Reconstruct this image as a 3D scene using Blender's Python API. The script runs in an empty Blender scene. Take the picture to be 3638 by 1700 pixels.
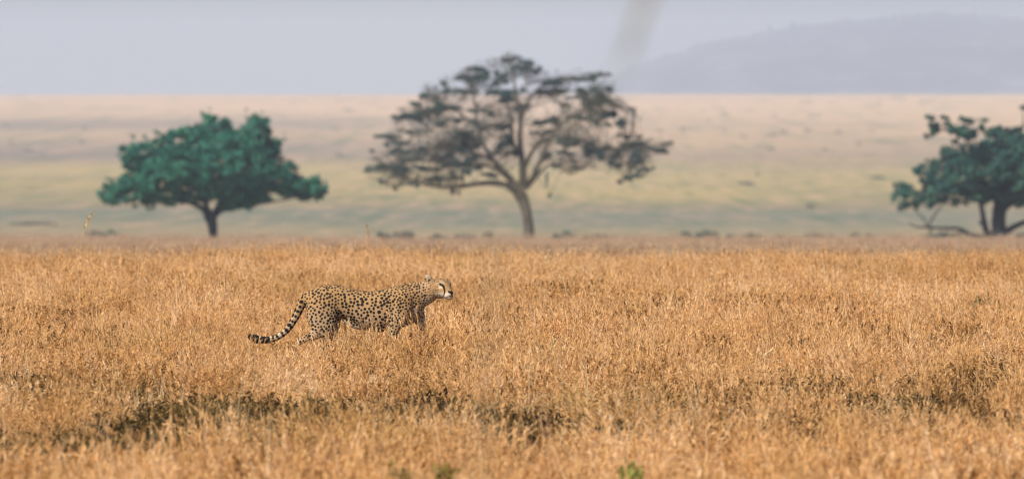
import bpy, bmesh, math, random
import numpy as np
from mathutils import Vector

random.seed(7)
RNG = np.random.default_rng(11)
S = bpy.context.scene
COL = S.collection

# ------------------------------------------------------------------ camera
FPX = 27000.0            # focal length in photo pixels (photo 3638 x 1700)
CAM_H = 2.2
cam_d = bpy.data.cameras.new('camera')
cam = bpy.data.objects.new('camera', cam_d)
COL.objects.link(cam)
cam_d.sensor_width = 36.0
cam_d.lens = 36.0 * FPX / 3638.0
cam_d.clip_start = 0.5
cam_d.clip_end = 60000.0
cam.location = (0, 0, CAM_H)
cam.rotation_euler = (math.radians(90) - math.atan((850 - 338) / FPX), 0, 0)
cam_d.dof.use_dof = True
cam_d.dof.focus_distance = 60.0
cam_d.dof.aperture_fstop = 4.6
S.camera = cam

# ------------------------------------------------------------------ light
SUN_EL, SUN_AZ = 43.0, -138.0      # azimuth measured from +Y towards +X: the sun stands behind the viewer's left shoulder
w = bpy.data.worlds.new('World')
S.world = w
w.use_nodes = True
wn = w.node_tree
sky = wn.nodes.new('ShaderNodeTexSky')
sky.sky_type = 'NISHITA'
sky.sun_disc = False
sky.sun_elevation = math.radians(SUN_EL)
sky.sun_rotation = math.radians(SUN_AZ)
sky.air_density = 1.0
sky.dust_density = 2.5
sky.ozone_density = 1.5
bg = wn.nodes['Background']
bg.inputs['Strength'].default_value = 0.067
wn.links.new(sky.outputs['Color'], bg.inputs['Color'])

sun_d = bpy.data.lights.new('sun', 'SUN')
sun_d.energy = 4.2
sun_d.angle = math.radians(0.6)
sun_d.color = (1.0, 0.95, 0.86)
sun = bpy.data.objects.new('sun', sun_d)
COL.objects.link(sun)
el, az = math.radians(SUN_EL), math.radians(SUN_AZ)
sdir = Vector((math.sin(az) * math.cos(el), math.cos(az) * math.cos(el), math.sin(el)))
sun.rotation_euler = sdir.to_track_quat('Z', 'Y').to_euler()
sun.location = (-20, 0, 40)

S.view_settings.view_transform = 'Standard'
S.view_settings.look = 'None'
S.view_settings.exposure = 0.6
S.view_settings.gamma = 1.0
cy = S.cycles
cy.use_denoising = True
cy.max_bounces = 6
cy.diffuse_bounces = 3
cy.transmission_bounces = 4
cy.transparent_max_bounces = 8
cy.volume_bounces = 1
cy.sample_clamp_indirect = 6.0
cy.filter_width = 1.15


# ------------------------------------------------------------------ helpers
def tag(o, label=None, cat=None, group=None, kind=None):
    if label: o['label'] = label
    if cat: o['category'] = cat
    if group: o['group'] = group
    if kind: o['kind'] = kind
    return o


def empty(name, loc):
    o = bpy.data.objects.new(name, None)
    COL.objects.link(o)
    o.location = loc
    return o


def mesh_np(name, V, F, mat=None, attrs=None, smooth=False):
    """V (n,3), F: list of (m,k) arrays of equal-k faces; attrs: name -> per-vertex float"""
    me = bpy.data.meshes.new(name)
    V = np.asarray(V, dtype=np.float32)
    me.vertices.add(len(V))
    me.vertices.foreach_set('co', V.ravel())
    if not isinstance(F, list): F = [F]
    F = [np.asarray(f, dtype=np.int32) for f in F if len(f)]
    nl = sum(f.size for f in F)
    npoly = sum(len(f) for f in F)
    me.loops.add(nl)
    me.loops.foreach_set('vertex_index', np.concatenate([f.ravel() for f in F]))
    me.polygons.add(npoly)
    st, o = [], 0
    for f in F:
        st.append(o + np.arange(len(f), dtype=np.int32) * f.shape[1])
        o += f.size
    me.polygons.foreach_set('loop_start', np.concatenate(st).astype(np.int32))
    me.update(calc_edges=True)
    if attrs:
        for k, a in attrs.items():
            at = me.attributes.new(k, 'FLOAT', 'POINT')
            at.data.foreach_set('value', np.asarray(a, dtype=np.float32))
    if smooth:
        me.polygons.foreach_set('use_smooth', np.ones(npoly, dtype=bool))
    if mat: me.materials.append(mat)
    return me


def link(name, me, parent=None, loc=None):
    o = bpy.data.objects.new(name, me)
    COL.objects.link(o)
    if parent: o.parent = parent
    if loc is not None: o.location = loc
    return o


class NT:
    def __init__(s, name):
        s.m = bpy.data.materials.new(name)
        s.m.use_nodes = True
        s.t = s.m.node_tree
        s.t.nodes.clear()
        s.out = s.t.nodes.new('ShaderNodeOutputMaterial')

    def n(s, typ, **kw):
        nd = s.t.nodes.new(typ)
        for k, v in kw.items(): setattr(nd, k, v)
        return nd

    def l(s, a, b): s.t.links.new(a, b)

    def set(s, nd, **kw):
        for k, v in kw.items(): nd.inputs[k].default_value = v

    def attr(s, name):
        return s.n('ShaderNodeAttribute', attribute_name=name).outputs['Fac']

    def ramp(s, fac, stops, interp='LINEAR'):
        r = s.n('ShaderNodeValToRGB')
        r.color_ramp.interpolation = interp
        e = r.color_ramp.elements
        while len(e) > 1: e.remove(e[-1])
        e[0].position = stops[0][0]; e[0].color = (*stops[0][1], 1)
        for p, c in stops[1:]:
            x = e.new(p); x.color = (*c, 1)
        s.l(fac, r.inputs['Fac'])
        return r.outputs['Color']

    def math(s, op, a, b=None, c=None, clamp=False):
        nd = s.n('ShaderNodeMath', operation=op, use_clamp=clamp)
        for i, x in enumerate((a, b, c)):
            if x is None: continue
            if isinstance(x, (int, float)): nd.inputs[i].default_value = x
            else: s.l(x, nd.inputs[i])
        return nd.outputs[0]

    def mix(s, fac, a, b, blend='MIX'):
        nd = s.n('ShaderNodeMix', data_type='RGBA', blend_type=blend)
        for sock, x in ((nd.inputs[0], fac), (nd.inputs[6], a), (nd.inputs[7], b)):
            if isinstance(x, (int, float)): sock.default_value = x
            elif isinstance(x, tuple): sock.default_value = (*x, 1)
            else: s.l(x, sock)
        return nd.outputs[2]

    def noise(s, vec, scale, detail=3.0, rough=0.55):
        nd = s.n('ShaderNodeTexNoise')
        s.set(nd, Scale=scale, Detail=detail, Roughness=rough)
        if vec is not None: s.l(vec, nd.inputs['Vector'])
        return nd.outputs['Fac']

    def mapping(s, vec, scale):
        nd = s.n('ShaderNodeMapping')
        nd.inputs['Scale'].default_value = scale
        s.l(vec, nd.inputs['Vector'])
        return nd.outputs['Vector']

    def pos(s): return s.n('ShaderNodeNewGeometry').outputs['Position']

    def leaf(s, col, trans=0.35, rough=0.7, spec=0.15):
        p = s.n('ShaderNodeBsdfPrincipled')
        s.set(p, Roughness=rough)
        p.inputs['Specular IOR Level'].default_value = spec
        s.l(col, p.inputs['Base Color'])
        t = s.n('ShaderNodeBsdfTranslucent')
        s.l(col, t.inputs['Color'])
        mx = s.n('ShaderNodeMixShader')
        mx.inputs[0].default_value = trans
        s.l(p.outputs[0], mx.inputs[1]); s.l(t.outputs[0], mx.inputs[2])
        s.l(mx.outputs[0], s.out.inputs['Surface'])
        return s.m

    def surf(s, col, rough=0.9, spec=0.1, bump=None, bump_s=0.3, bump_d=0.05):
        p = s.n('ShaderNodeBsdfPrincipled')
        s.set(p, Roughness=rough)
        p.inputs['Specular IOR Level'].default_value = spec
        if isinstance(col, tuple): p.inputs['Base Color'].default_value = (*col, 1)
        else: s.l(col, p.inputs['Base Color'])
        if bump is not None:
            b = s.n('ShaderNodeBump')
            s.set(b, Strength=bump_s, Distance=bump_d)
            s.l(bump, b.inputs['Height'])
            s.l(b.outputs[0], p.inputs['Normal'])
        s.l(p.outputs[0], s.out.inputs['Surface'])
        return s.m


def vnoise(x, y, seed=0, octaves=4):
    """cheap smooth 2-D noise in about [-1, 1]"""
    r = np.random.default_rng(seed)
    out = np.zeros(np.broadcast(x, y).shape)
    amp, fr, tot = 1.0, 1.0, 0.0
    for o in range(octaves):
        for k in range(4):
            a = r.uniform(0, 2 * math.pi); ph = r.uniform(0, 2 * math.pi)
            f = fr * r.uniform(0.7, 1.4)
            out = out + amp * np.sin((x * math.cos(a) + y * math.sin(a)) * f + ph + 1.3 * np.sin((y * math.cos(a) - x * math.sin(a)) * f * 0.7 + ph * 2)) / 4
        tot += amp; amp *= 0.55; fr *= 2.1
    return out / tot * 1.6


# ------------------------------------------------------------------ terrain
PROF = np.array([(-400, 0), (0, 0), (62, 0), (75, -0.02), (85, -0.10), (95, -0.22), (110, -0.48), (130, -0.84), (160, -1.38), (200, -2.10), (250, -2.98), (300, -3.80), (350, -4.48), (420, -5.25), (500, -6.0), (650, -7.1), (800, -7.7), (1000, -8.0), (1300, -7.6),
                 (1700, -5.9), (2100, -3.9), (2500, -1.7), (2800, 0.0), (3100, 1.45), (3300, 2.0), (3600, 2.05), (5000, 1.0), (30000, -20)])
_dd = np.concatenate([np.arange(-400, 700, 2.0), np.arange(700, 30000, 10.0)])
_zz = np.interp(_dd, PROF[:, 0], PROF[:, 1])
for _ in range(6):
    _zz[1:-1] = 0.25 * _zz[:-2] + 0.5 * _zz[1:-1] + 0.25 * _zz[2:]


def ground_z(x, y):
    x = np.asarray(x, dtype=float); y = np.asarray(y, dtype=float)
    z = np.interp(y, _dd, _zz)
    z = z + 0.03 * vnoise(x * 0.5, y * 0.35, 3, 3) * np.clip((y - 20) / 30, 0, 1)
    far = np.clip((y - 130) / 250, 0, 1)
    z = z + far * (0.10 + y * 0.00022) * vnoise(x * 0.012 + 3, y * 0.006, 5, 3)
    z = z + np.clip((y - 2400) / 600, 0, 1) * (x * 0.0011)
    z = z + 0.07 * vnoise(x * 0.35 + 2, y * 0.10, 13, 3) * np.clip((y - 75) / 25, 0, 1) * np.clip((200 - y) / 60, 0, 1)
    z = z + far * 0.04 * vnoise(x * 0.25, y * 0.1, 9, 3)
    return z


def px2w(px, py, d):
    """photo pixel at distance d -> world x, z"""
    return (px - 1819) / FPX * d, CAM_H - (py - 338) / FPX * d


def ground_mat():
    m = NT('savanna_ground')
    pos = m.pos()
    sep = m.n('ShaderNodeSeparateXYZ'); m.l(pos, sep.inputs[0])
    y = sep.outputs['Y']
    # wandering of the colour bands across the plain
    big = m.noise(m.mapping(pos, (0.010, 0.0020, 0)), 1.0, 4.0)
    wob = m.math('MULTIPLY_ADD', big, 0.36, -0.18)
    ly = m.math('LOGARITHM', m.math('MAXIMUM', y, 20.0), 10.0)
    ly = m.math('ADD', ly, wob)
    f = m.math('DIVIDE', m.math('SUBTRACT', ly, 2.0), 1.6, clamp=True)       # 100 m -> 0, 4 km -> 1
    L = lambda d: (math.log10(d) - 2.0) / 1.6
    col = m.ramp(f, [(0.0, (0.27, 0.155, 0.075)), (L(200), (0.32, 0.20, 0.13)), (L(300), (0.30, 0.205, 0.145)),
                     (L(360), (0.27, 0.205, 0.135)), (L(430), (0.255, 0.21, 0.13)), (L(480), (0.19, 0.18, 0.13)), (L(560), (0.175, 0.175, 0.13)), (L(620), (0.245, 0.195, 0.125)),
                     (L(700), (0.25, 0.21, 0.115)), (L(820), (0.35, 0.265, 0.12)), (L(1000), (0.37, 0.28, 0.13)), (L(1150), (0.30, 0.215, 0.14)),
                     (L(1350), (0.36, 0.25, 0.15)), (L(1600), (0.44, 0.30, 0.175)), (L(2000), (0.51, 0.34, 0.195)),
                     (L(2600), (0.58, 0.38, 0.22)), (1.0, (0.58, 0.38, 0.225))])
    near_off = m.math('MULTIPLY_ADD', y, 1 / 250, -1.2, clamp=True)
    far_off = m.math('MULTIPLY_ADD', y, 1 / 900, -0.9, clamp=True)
    # darker streaks across the plain
    st = m.noise(m.mapping(pos, (0.009, 0.0075, 0)), 1.0, 5.0, 0.6)
    dark = m.math('MULTIPLY', m.math('MULTIPLY_ADD', st, 4.0, -2.0, clamp=True), 0.45)
    col = m.mix(m.math('MULTIPLY', dark, near_off), col, (0.18, 0.155, 0.13))
    # two broad grey bands on the left of the plain
    xs = m.math('MULTIPLY_ADD', sep.outputs['X'], -1 / 50.0, 0.0, clamp=True)
    yy = m.math('MULTIPLY_ADD', big, 340.0, m.math('SUBTRACT', y, 170.0))
    for d0, wd in ((1330.0, 190.0), (1900.0, 230.0)):
        g = m.math('DIVIDE', m.math('SUBTRACT', yy, d0), wd)
        g = m.math('POWER', 2.718, m.math('MULTIPLY', m.math('MULTIPLY', g, g), -1.2))
        col = m.mix(m.math('MULTIPLY', m.math('MULTIPLY', g, xs), 0.62), col, (0.15, 0.135, 0.13))
    # mottling: green flushes and bare pinkish earth, in small patches near and larger ones far off
    for sc_, amt, msk in (((0.55, 0.020, 0), 0.6, m.math('SUBTRACT', 1.0, far_off)), ((0.16, 0.007, 0), 0.5, m.math('ADD', far_off, 0.25, clamp=True))):
        q = m.noise(m.mapping(pos, sc_), 1.0, 4.0, 0.6)
        gm = m.math('MULTIPLY', m.math('MULTIPLY_ADD', q, 8.0, -4.2, clamp=True), amt)
        col = m.mix(m.math('MULTIPLY', m.math('MULTIPLY', gm, msk), near_off), col, (0.085, 0.13, 0.075))
        q2 = m.math('MULTIPLY', m.math('MULTIPLY_ADD', q, -8.0, 3.7, clamp=True), amt)
        col = m.mix(m.math('MULTIPLY', m.math('MULTIPLY', q2, msk), near_off), col, (0.46, 0.29, 0.19))
    fine = m.noise(m.mapping(pos, (1.2, 0.10, 0.5)), 1.0, 5.0, 0.7)
    col = m.mix(0.5, col, m.mix(fine, (0.6, 0.58, 0.55), (1.35, 1.35, 1.35)), 'MULTIPLY')
    # near field: bare brown soil under the grass
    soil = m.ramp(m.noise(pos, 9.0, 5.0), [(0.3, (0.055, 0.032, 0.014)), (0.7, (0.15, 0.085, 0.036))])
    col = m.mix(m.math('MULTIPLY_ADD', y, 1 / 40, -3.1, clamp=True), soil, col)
    bmp = m.noise(pos, 3.0, 5.0)
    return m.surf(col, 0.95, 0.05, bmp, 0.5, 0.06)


def build_ground():
    ys = np.concatenate([np.arange(-150, 30, 10.0), np.arange(30, 130, 1.0), np.arange(130, 420, 3.0),
                         np.geomspace(420, 4000, 170), np.geomspace(4100, 28000, 30)])
    us = np.linspace(-1, 1, 161)
    us = np.sign(us) * np.abs(us) ** 1.6
    Y, U = np.meshgrid(ys, us, indexing='ij')
    X = U * (60 + np.abs(Y) * 0.45)
    Z = ground_z(X, Y)
    V = np.stack([X, Y, Z], -1).reshape(-1, 3)
    n, k = len(ys), len(us)
    idx = np.arange(n * k).reshape(n, k)
    F = np.stack([idx[:-1, :-1], idx[:-1, 1:], idx[1:, 1:], idx[1:, :-1]], -1).reshape(-1, 4)
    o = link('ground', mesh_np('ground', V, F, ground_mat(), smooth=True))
    tag(o, 'dry tan savanna plain rolling away to a pale far ridge', kind='structure')


build_ground()


def build_hill():
    P = np.array([(2050, 345), (2120, 300), (2242, 229), (2445, 172), (2509, 143), (2610, 127), (2763, 95), (2954, 76), (3049, 64), (3304, 45), (3399, 57), (3638, 62),
                  (4000, 80), (4500, 150), (5200, 250), (5800, 345)], float)
    d0 = 7000.0
    px = np.linspace(1980, 5850, 520)
    crest = np.interp(px, P[:, 0], 338 - P[:, 1], left=-10, right=-10) / FPX * d0
    for _ in range(8): crest[1:-1] = 0.25 * crest[:-2] + 0.5 * crest[1:-1] + 0.25 * crest[2:]
    xs = (px - 1819) / FPX * d0
    t = np.linspace(0, 1, 60)
    prof = np.where(t < 0.6, np.sin(t / 0.6 * math.pi / 2) ** 1.1, np.cos((t - 0.6) / 0.4 * math.pi / 2) ** 1.0)
    Y = 5600 + t * 2300
    XX = xs[:, None] * np.ones_like(t)[None]
    YY = np.ones_like(xs)[:, None] * Y[None]
    H = (crest[:, None]) * prof[None]
    # bush and tree cover on the slopes roughens the outline
    rough = 0.09 * vnoise(XX * 0.016, YY * 0.006, 21, 3) + 0.025 * np.clip(vnoise(XX * 0.1, YY * 0.03, 23, 3), -0.2, 2)
    H = H * (1 + rough)
    r2 = np.random.default_rng(5)
    H += np.clip(H / 20, 0, 1) * np.clip(r2.normal(0, 1, H.shape) - 0.9, 0, 2) * 3.2
    Z = H - 1.5
    V = np.stack([XX, YY, Z], -1).reshape(-1, 3)
    n, k = XX.shape
    idx = np.arange(n * k).reshape(n, k)
    F = np.stack([idx[:-1, :-1], idx[:-1, 1:], idx[1:, 1:], idx[1:, :-1]], -1).reshape(-1, 4)
    m = NT('hill_slope')
    pos = m.pos()
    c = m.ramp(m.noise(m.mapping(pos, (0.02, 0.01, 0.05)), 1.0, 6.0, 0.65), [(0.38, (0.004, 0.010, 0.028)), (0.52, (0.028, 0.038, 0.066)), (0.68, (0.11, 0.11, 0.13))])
    o = link('hill', mesh_np('hill', V, F, m.surf(c, 0.95, 0.03), smooth=True))
    tag(o, 'hazy blue wooded hill rising on the right of the skyline', kind='structure')


build_hill()


def build_haze():
    bm = bmesh.new()
    x0, x1, y0, y1, z0, z1 = -5200, 5200, -300, 9500, -24, 95
    # keeps to the part of the plain that lies above its floor
    bmesh.ops.create_cube(bm, size=1.0)
    for v in bm.verts:
        v.co = Vector(((x0 + x1) / 2 + v.co.x * (x1 - x0), (y0 + y1) / 2 + v.co.y * (y1 - y0), (z0 + z1) / 2 + v.co.z * (z1 - z0)))
    me = bpy.data.meshes.new('haze'); bm.to_mesh(me); bm.free()
    m = NT('haze_air')
    v = m.n('ShaderNodeVolumePrincipled')
    for k in ('Density Attribute', 'Temperature Attribute', 'Color Attribute'):
        if k in v.inputs: v.inputs[k].default_value = ''
    v.inputs['Density'].default_value = 0.00022
    v.inputs['Anisotropy'].default_value = 0.0
    v.inputs['Color'].default_value = (0.64, 0.735, 0.915, 1)
    m.l(v.outputs[0], m.out.inputs['Volume'])
    me.materials.append(m.m)
    o = link('haze', me)
    tag(o, 'pale dusty haze over the plain', kind='stuff')


build_haze()


# ------------------------------------------------------------------ tube and loft tools
def tube_np(paths, sides=8):
    """paths: list of (pts (n,3), radii (n,)) -> V, quads"""
    VV, FF, off = [], [], 0
    a = np.linspace(0, 2 * math.pi, sides, endpoint=False)
    for pts, rad in paths:
        pts = np.asarray(pts, float); rad = np.asarray(rad, float)
        n = len(pts)
        T = np.gradient(pts, axis=0)
        T /= np.linalg.norm(T, axis=1, keepdims=True) + 1e-9
        ref = np.where(np.abs(T[:, 1:2]) > 0.9, np.array([[1., 0, 0]]), np.array([[0, 1., 0]]))
        A = np.cross(T, ref); A /= np.linalg.norm(A, axis=1, keepdims=True) + 1e-9
        B = np.cross(T, A)
        ring = pts[:, None] + rad[:, None, None] * (np.cos(a)[None, :, None] * A[:, None] + np.sin(a)[None, :, None] * B[:, None])
        V = ring.reshape(-1, 3)
        V = np.vstack([V, pts[-1] + T[-1] * rad[-1] * 0.5, pts[0]])
        i = np.arange(n * sides).reshape(n, sides) + off
        j = np.roll(i, -1, axis=1)
        Q = np.stack([i[:-1], j[:-1], j[1:], i[1:]], -1).reshape(-1, 4)
        tip = off + n * sides
        C = np.stack([i[-1], j[-1], np.full(sides, tip), np.full(sides, tip)], -1)
        FF.append(('q', Q)); FF.append(('t', C[:, :3]))
        FF.append(('t', np.stack([j[0], i[0], np.full(sides, tip + 1)], -1)))
        VV.append(V); off += len(V)
    Q = np.concatenate([f for t, f in FF if t == 'q']); T_ = np.concatenate([f for t, f in FF if t == 't'])
    return np.concatenate(VV), [Q, T_]


def spline(pts, n):
    """Catmull-Rom through rows of pts"""
    P = np.asarray(pts, float)
    P = np.vstack([2 * P[0] - P[1], P, 2 * P[-1] - P[-2]])
    out = []
    m = len(P) - 3
    for s in np.linspace(0, m - 1e-6, n):
        i = int(s); t = s - i
        p0, p1, p2, p3 = P[i:i + 4]
        out.append(0.5 * ((2 * p1) + (-p0 + p2) * t + (2 * p0 - 5 * p1 + 4 * p2 - p3) * t * t + (-p0 + 3 * p1 - 3 * p2 + p3) * t ** 3))
    return np.array(out)


# ------------------------------------------------------------------ trees
def bark_mat(name, c0, c1):
    m = NT(name)
    pos = m.pos()
    c = m.ramp(m.noise(m.mapping(pos, (6, 6, 1.5)), 1.0, 5.0), [(0.3, c0), (0.7, c1)])
    return m.surf(c, 0.9, 0.1, m.noise(m.mapping(pos, (14, 14, 3)), 1.0, 4.0), 0.6, 0.03)


def leaf_mat(name, c0, c1, c2, trans=0.3):
    m = NT(name)
    t = m.attr('tone')
    c = m.ramp(t, [(0.0, c0), (0.5, c1), (1.0, c2)])
    return m.leaf(c, trans, 0.6, 0.2)


def leaf_cloud(centers, radii, counts, size, flat=1.0, asp=0.5, droop=0.0, rng=RNG):
    """random little leaf quads spread through ellipsoid clumps; returns V, F, tone"""
    P, T = [], []
    for c, r, n in zip(centers, radii, counts):
        n = int(n)
        if n < 1: continue
        d = rng.normal(size=(n, 3)); d /= np.linalg.norm(d, axis=1, keepdims=True)
        q = rng.uniform(0, 1, (n, 1)) ** 0.45
        p = d * q * np.asarray(r)[None] + np.asarray(c)[None]
        p[:, 2] -= droop * rng.uniform(0, 1, n) ** 2
        P.append(p)
        T.append(np.clip(rng.normal(0.5, 0.17) + rng.normal(0, 0.16, n), 0, 1))
    P = np.concatenate(P); T = np.concatenate(T)
    n = len(P)
    u = rng.normal(size=(n, 3)); u[:, 2] *= flat; u /= np.linalg.norm(u, axis=1, keepdims=True)
    v = rng.normal(size=(n, 3)); v[:, 2] *= flat
    v -= u * (u * v).sum(1, keepdims=True); v /= np.linalg.norm(v, axis=1, keepdims=True) + 1e-9
    s = size * rng.uniform(0.6, 1.35, (n, 1))
    u = u * s * 0.5; v = v * s * 0.5 * asp
    V = np.stack([P - u, P - v * 0.9 - u * 0.1, P + u, P + v * 0.9 - u * 0.1], 1).reshape(-1, 3)
    F = np.arange(4 * n).reshape(n, 4)
    return V, F, np.repeat(T, 4)


def inside(poly, x, y):
    poly = np.asarray(poly, float); n = len(poly)
    res = np.zeros(x.shape, bool)
    j = n - 1
    for i in range(n):
        xi, yi = poly[i]; xj, yj = poly[j]
        c = ((yi > y) != (yj > y)) & (x < (xj - xi) * (y - yi) / (yj - yi + 1e-12) + xi)
        res ^= c
        j = i
    return res


def edge_dist(poly, x, y):
    poly = np.asarray(poly, float)
    d = np.full(x.shape, 1e9)
    for i in range(len(poly)):
        a = poly[i - 1]; b = poly[i]; ab = b - a
        t = np.clip(((x - a[0]) * ab[0] + (y - a[1]) * ab[1]) / (ab @ ab + 1e-9), 0, 1)
        d = np.minimum(d, np.hypot(x - a[0] - t * ab[0], y - a[1] - t * ab[1]))
    return d


def make_tree(name, label, base_px, d, sc, ox, oy, limbs, lmat, bmat, poly=None, n_clumps=0, clump_r=(0.35, 0.35, 0.26), leaves_per=40,
              pads=(), leaf=0.2, pad_leaf=0.16, pad_dens=1.0, depth=3.5, seed=1, extra_clumps=(), holes=(), twigs=True, asp=0.5, fine=False):
    """limb, outline and pad coordinates are measured on an enlarged view: photo px = o + sc * value"""
    rng = np.random.default_rng(seed)
    bx, bz = px2w(base_px[0], base_px[1], d)
    gz = float(ground_z(bx, d))
    root = empty(name, (bx, d, gz))
    tag(root, label, 'tree')

    def W(x, y):
        X, Z = px2w(ox + sc * np.asarray(x, float), oy + sc * np.asarray(y, float), d)
        return X - bx, Z - bz
    k = sc / FPX * d                                        # metres per enlarged px
    paths = []; tips = []
    for L in limbs:
        pts = L['p']
        a = np.asarray(pts, float)
        X, Z = W(a[:, 0], a[:, 1])
        y0, y1 = L.get('y', (0, 0))
        t = np.linspace(0, 1, len(a))
        Yd = y0 + (y1 - y0) * t ** 1.2
        q = np.column_stack([X, Yd, Z, a[:, 2] * k])
        n = max(6, len(a) * 4)
        q = spline(q, n)
        wob = np.cumsum(rng.normal(0, 0.012, (n, 3)), axis=0) * np.linspace(0, 1, n)[:, None]
        q[:, :3] += wob
        q[0, 2] = q[0, 2] if L.get('branch', True) else -0.25
        paths.append((q[:, :3], np.maximum(q[:, 3], 0.012)))
        tips.append(q)
    node = np.concatenate([q for q in tips[1:]]) if len(tips) > 1 else tips[0]
    C, R, N = [], [], []
    if poly is not None:
        poly = np.asarray(poly, float)
        lo, hi = poly.min(0), poly.max(0)
        pts = rng.uniform(lo, hi, (n_clumps * 6, 2))
        pts = pts[inside(poly, pts[:, 0], pts[:, 1])]
        for h in holes:
            pts = pts[((pts[:, 0] - h[0]) / h[2]) ** 2 + ((pts[:, 1] - h[1]) / h[3]) ** 2 > 1]
        pts = pts[:n_clumps]
        ed = edge_dist(poly, pts[:, 0], pts[:, 1]) * k
        th = np.minimum(depth, np.sqrt(np.maximum(ed, 0.02)) * 2.0)
        s = rng.uniform(-1, 1, len(pts))
        s = np.sign(s) * np.abs(s) ** 0.5
        X, Z = W(pts[:, 0], pts[:, 1])
        for x, y, z, e in zip(X, s * th, Z, ed):
            f = min(1.0, 0.55 + e * 0.6)
            C.append((x, y, z)); g = rng.uniform(0.75, 1.25) * f
            R.append((clump_r[0] * g, clump_r[1] * g, clump_r[2] * g)); N.append(leaves_per * f * rng.uniform(0.6, 1.3))
    if fine:
        for c in C:
            for _ in range(3):
                c0 = np.array(c) + rng.normal(0, .15, 3); dv = node[int(np.argmin(np.linalg.norm(node[:, :3] - c0, axis=1))), :3] - c0; dv = dv * min(1.0, 1.1 / (np.linalg.norm(dv) + 1e-6)) + rng.normal(0, .12, 3)
                paths.append((spline(np.array([c0, c0 + dv * .5 + rng.normal(0, .05, 3), c0 + dv + np.array([0, 0, -.08])]), 5), np.linspace(.016, .007, 5)))
    for (x, y, rx, ry) in extra_clumps:
        X, Z = W(x, y)
        C.append((float(X), rng.uniform(-0.4, 0.4), float(Z))); R.append((rx * k, rx * k, ry * k)); N.append(leaves_per * rx * ry * k * k * 14)
    nC = len(C)
    V1 = F1 = T1 = None
    parts = []
    if nC: parts.append(leaf_cloud(C, R, N, leaf, 1.0, asp, rng=rng))
    if len(pads):
        PC, PR, PN, twigp = [], [], [], []
        xm = 0.5 * (min(p[0] for p in pads) + max(p[0] for p in pads)); hw = 0.5 * (max(p[0] for p in pads) - min(p[0] for p in pads))
        for p in pads:
            x, y, rx, ry = p[:4]
            X, Z = W(x, y)
            room = depth * math.sqrt(max(0.03, 1 - ((x - xm) / hw) ** 2)) * max(0.25, min(1.0, p[4] if len(p) > 4 else 1.0))
            Yc = rng.uniform(-1, 1) * room
            n = pad_dens * rx * ry * 0.10
            nsub = max(3, int(rx / 9))
            tgt = np.array([float(X), Yc, float(Z) - ry * k * 0.4])
            # twig from the nearest limb to the pad, fanning out under it
            dd = np.linalg.norm((node[:, :3] - tgt) * np.array([1, 0.75, 1.0]), axis=1) + np.where(node[:, 2] > tgt[2] + 0.2, 1.5, 0)
            jn = int(np.argmin(dd))
            st = node[jn, :3]; r0 = min(0.035, node[jn, 3] * 0.7)
            mid = (st + tgt) / 2 + np.array([0, 0, 0.12 * np.linalg.norm(tgt - st)]) + rng.normal(0, 0.06, 3)
            q = spline(np.array([st, mid, tgt]), 7)
            twigp.append((q, np.linspace(max(r0, 0.018), 0.011, 7)))
            for _ in range(nsub):
                ox_, oy_, oz_ = rng.normal(0, 0.5) * rx * k, rng.normal(0, 0.5) * rx * k * 0.8, rng.normal(0, 0.38) * ry * k
                c = (float(X) + ox_, Yc + oy_, float(Z) + oz_)
                PC.append(c)
                PR.append((rx * k * rng.uniform(0.25, 0.6), rx * k * rng.uniform(0.25, 0.6), max(0.09, ry * k * rng.uniform(0.3, 0.7))))
                PN.append(n / nsub * rng.uniform(0.4, 1.7))
                q = spline(np.array([tgt, (tgt + np.array(c)) / 2 + rng.normal(0, 0.05, 3), np.array(c)]), 5)
                twigp.append((q, np.linspace(0.011, 0.006, 5)))
        parts.append(leaf_cloud(PC, PR, PN, pad_leaf, 0.6, asp, rng=rng))
        if twigs: paths += twigp
    V, F = tube_np(paths, 8)
    link('trunk', mesh_np('trunk', V, F, bmat, smooth=True), root)
    off = 0; VV, FF, TT = [], [], []
    for v, f, t in parts:
        VV.append(v); FF.append(f + off); TT.append(t); off += len(v)
    link('crown', mesh_np('crown', np.concatenate(VV), [np.concatenate(FF)], lmat, {'tone': np.concatenate(TT)}), root)
    return root


LM_GREEN = leaf_mat('broad_leaf', (0.008, 0.070, 0.060), (0.020, 0.145, 0.098), (0.060, 0.24, 0.140), 0.25)
LM_THORN = leaf_mat('thorn_leaf', (0.022, 0.050, 0.058), (0.048, 0.094, 0.094), (0.105, 0.150, 0.128), 0.25)
LM_OLIVE = leaf_mat('bush_leaf', (0.012, 0.052, 0.055), (0.028, 0.104, 0.084), (0.075, 0.175, 0.105), 0.25)
BK_DARK = bark_mat('dark_bark', (0.010, 0.017, 0.026), (0.035, 0.040, 0.046))  # the trees' bluish shade is tinted into this bark colour
BK_GREY = bark_mat('grey_bark', (0.045, 0.040, 0.032), (0.14, 0.115, 0.085))

BK_FAR = bark_mat('far_bark', (0.14, 0.13, 0.11), (0.22, 0.19, 0.15))

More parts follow.
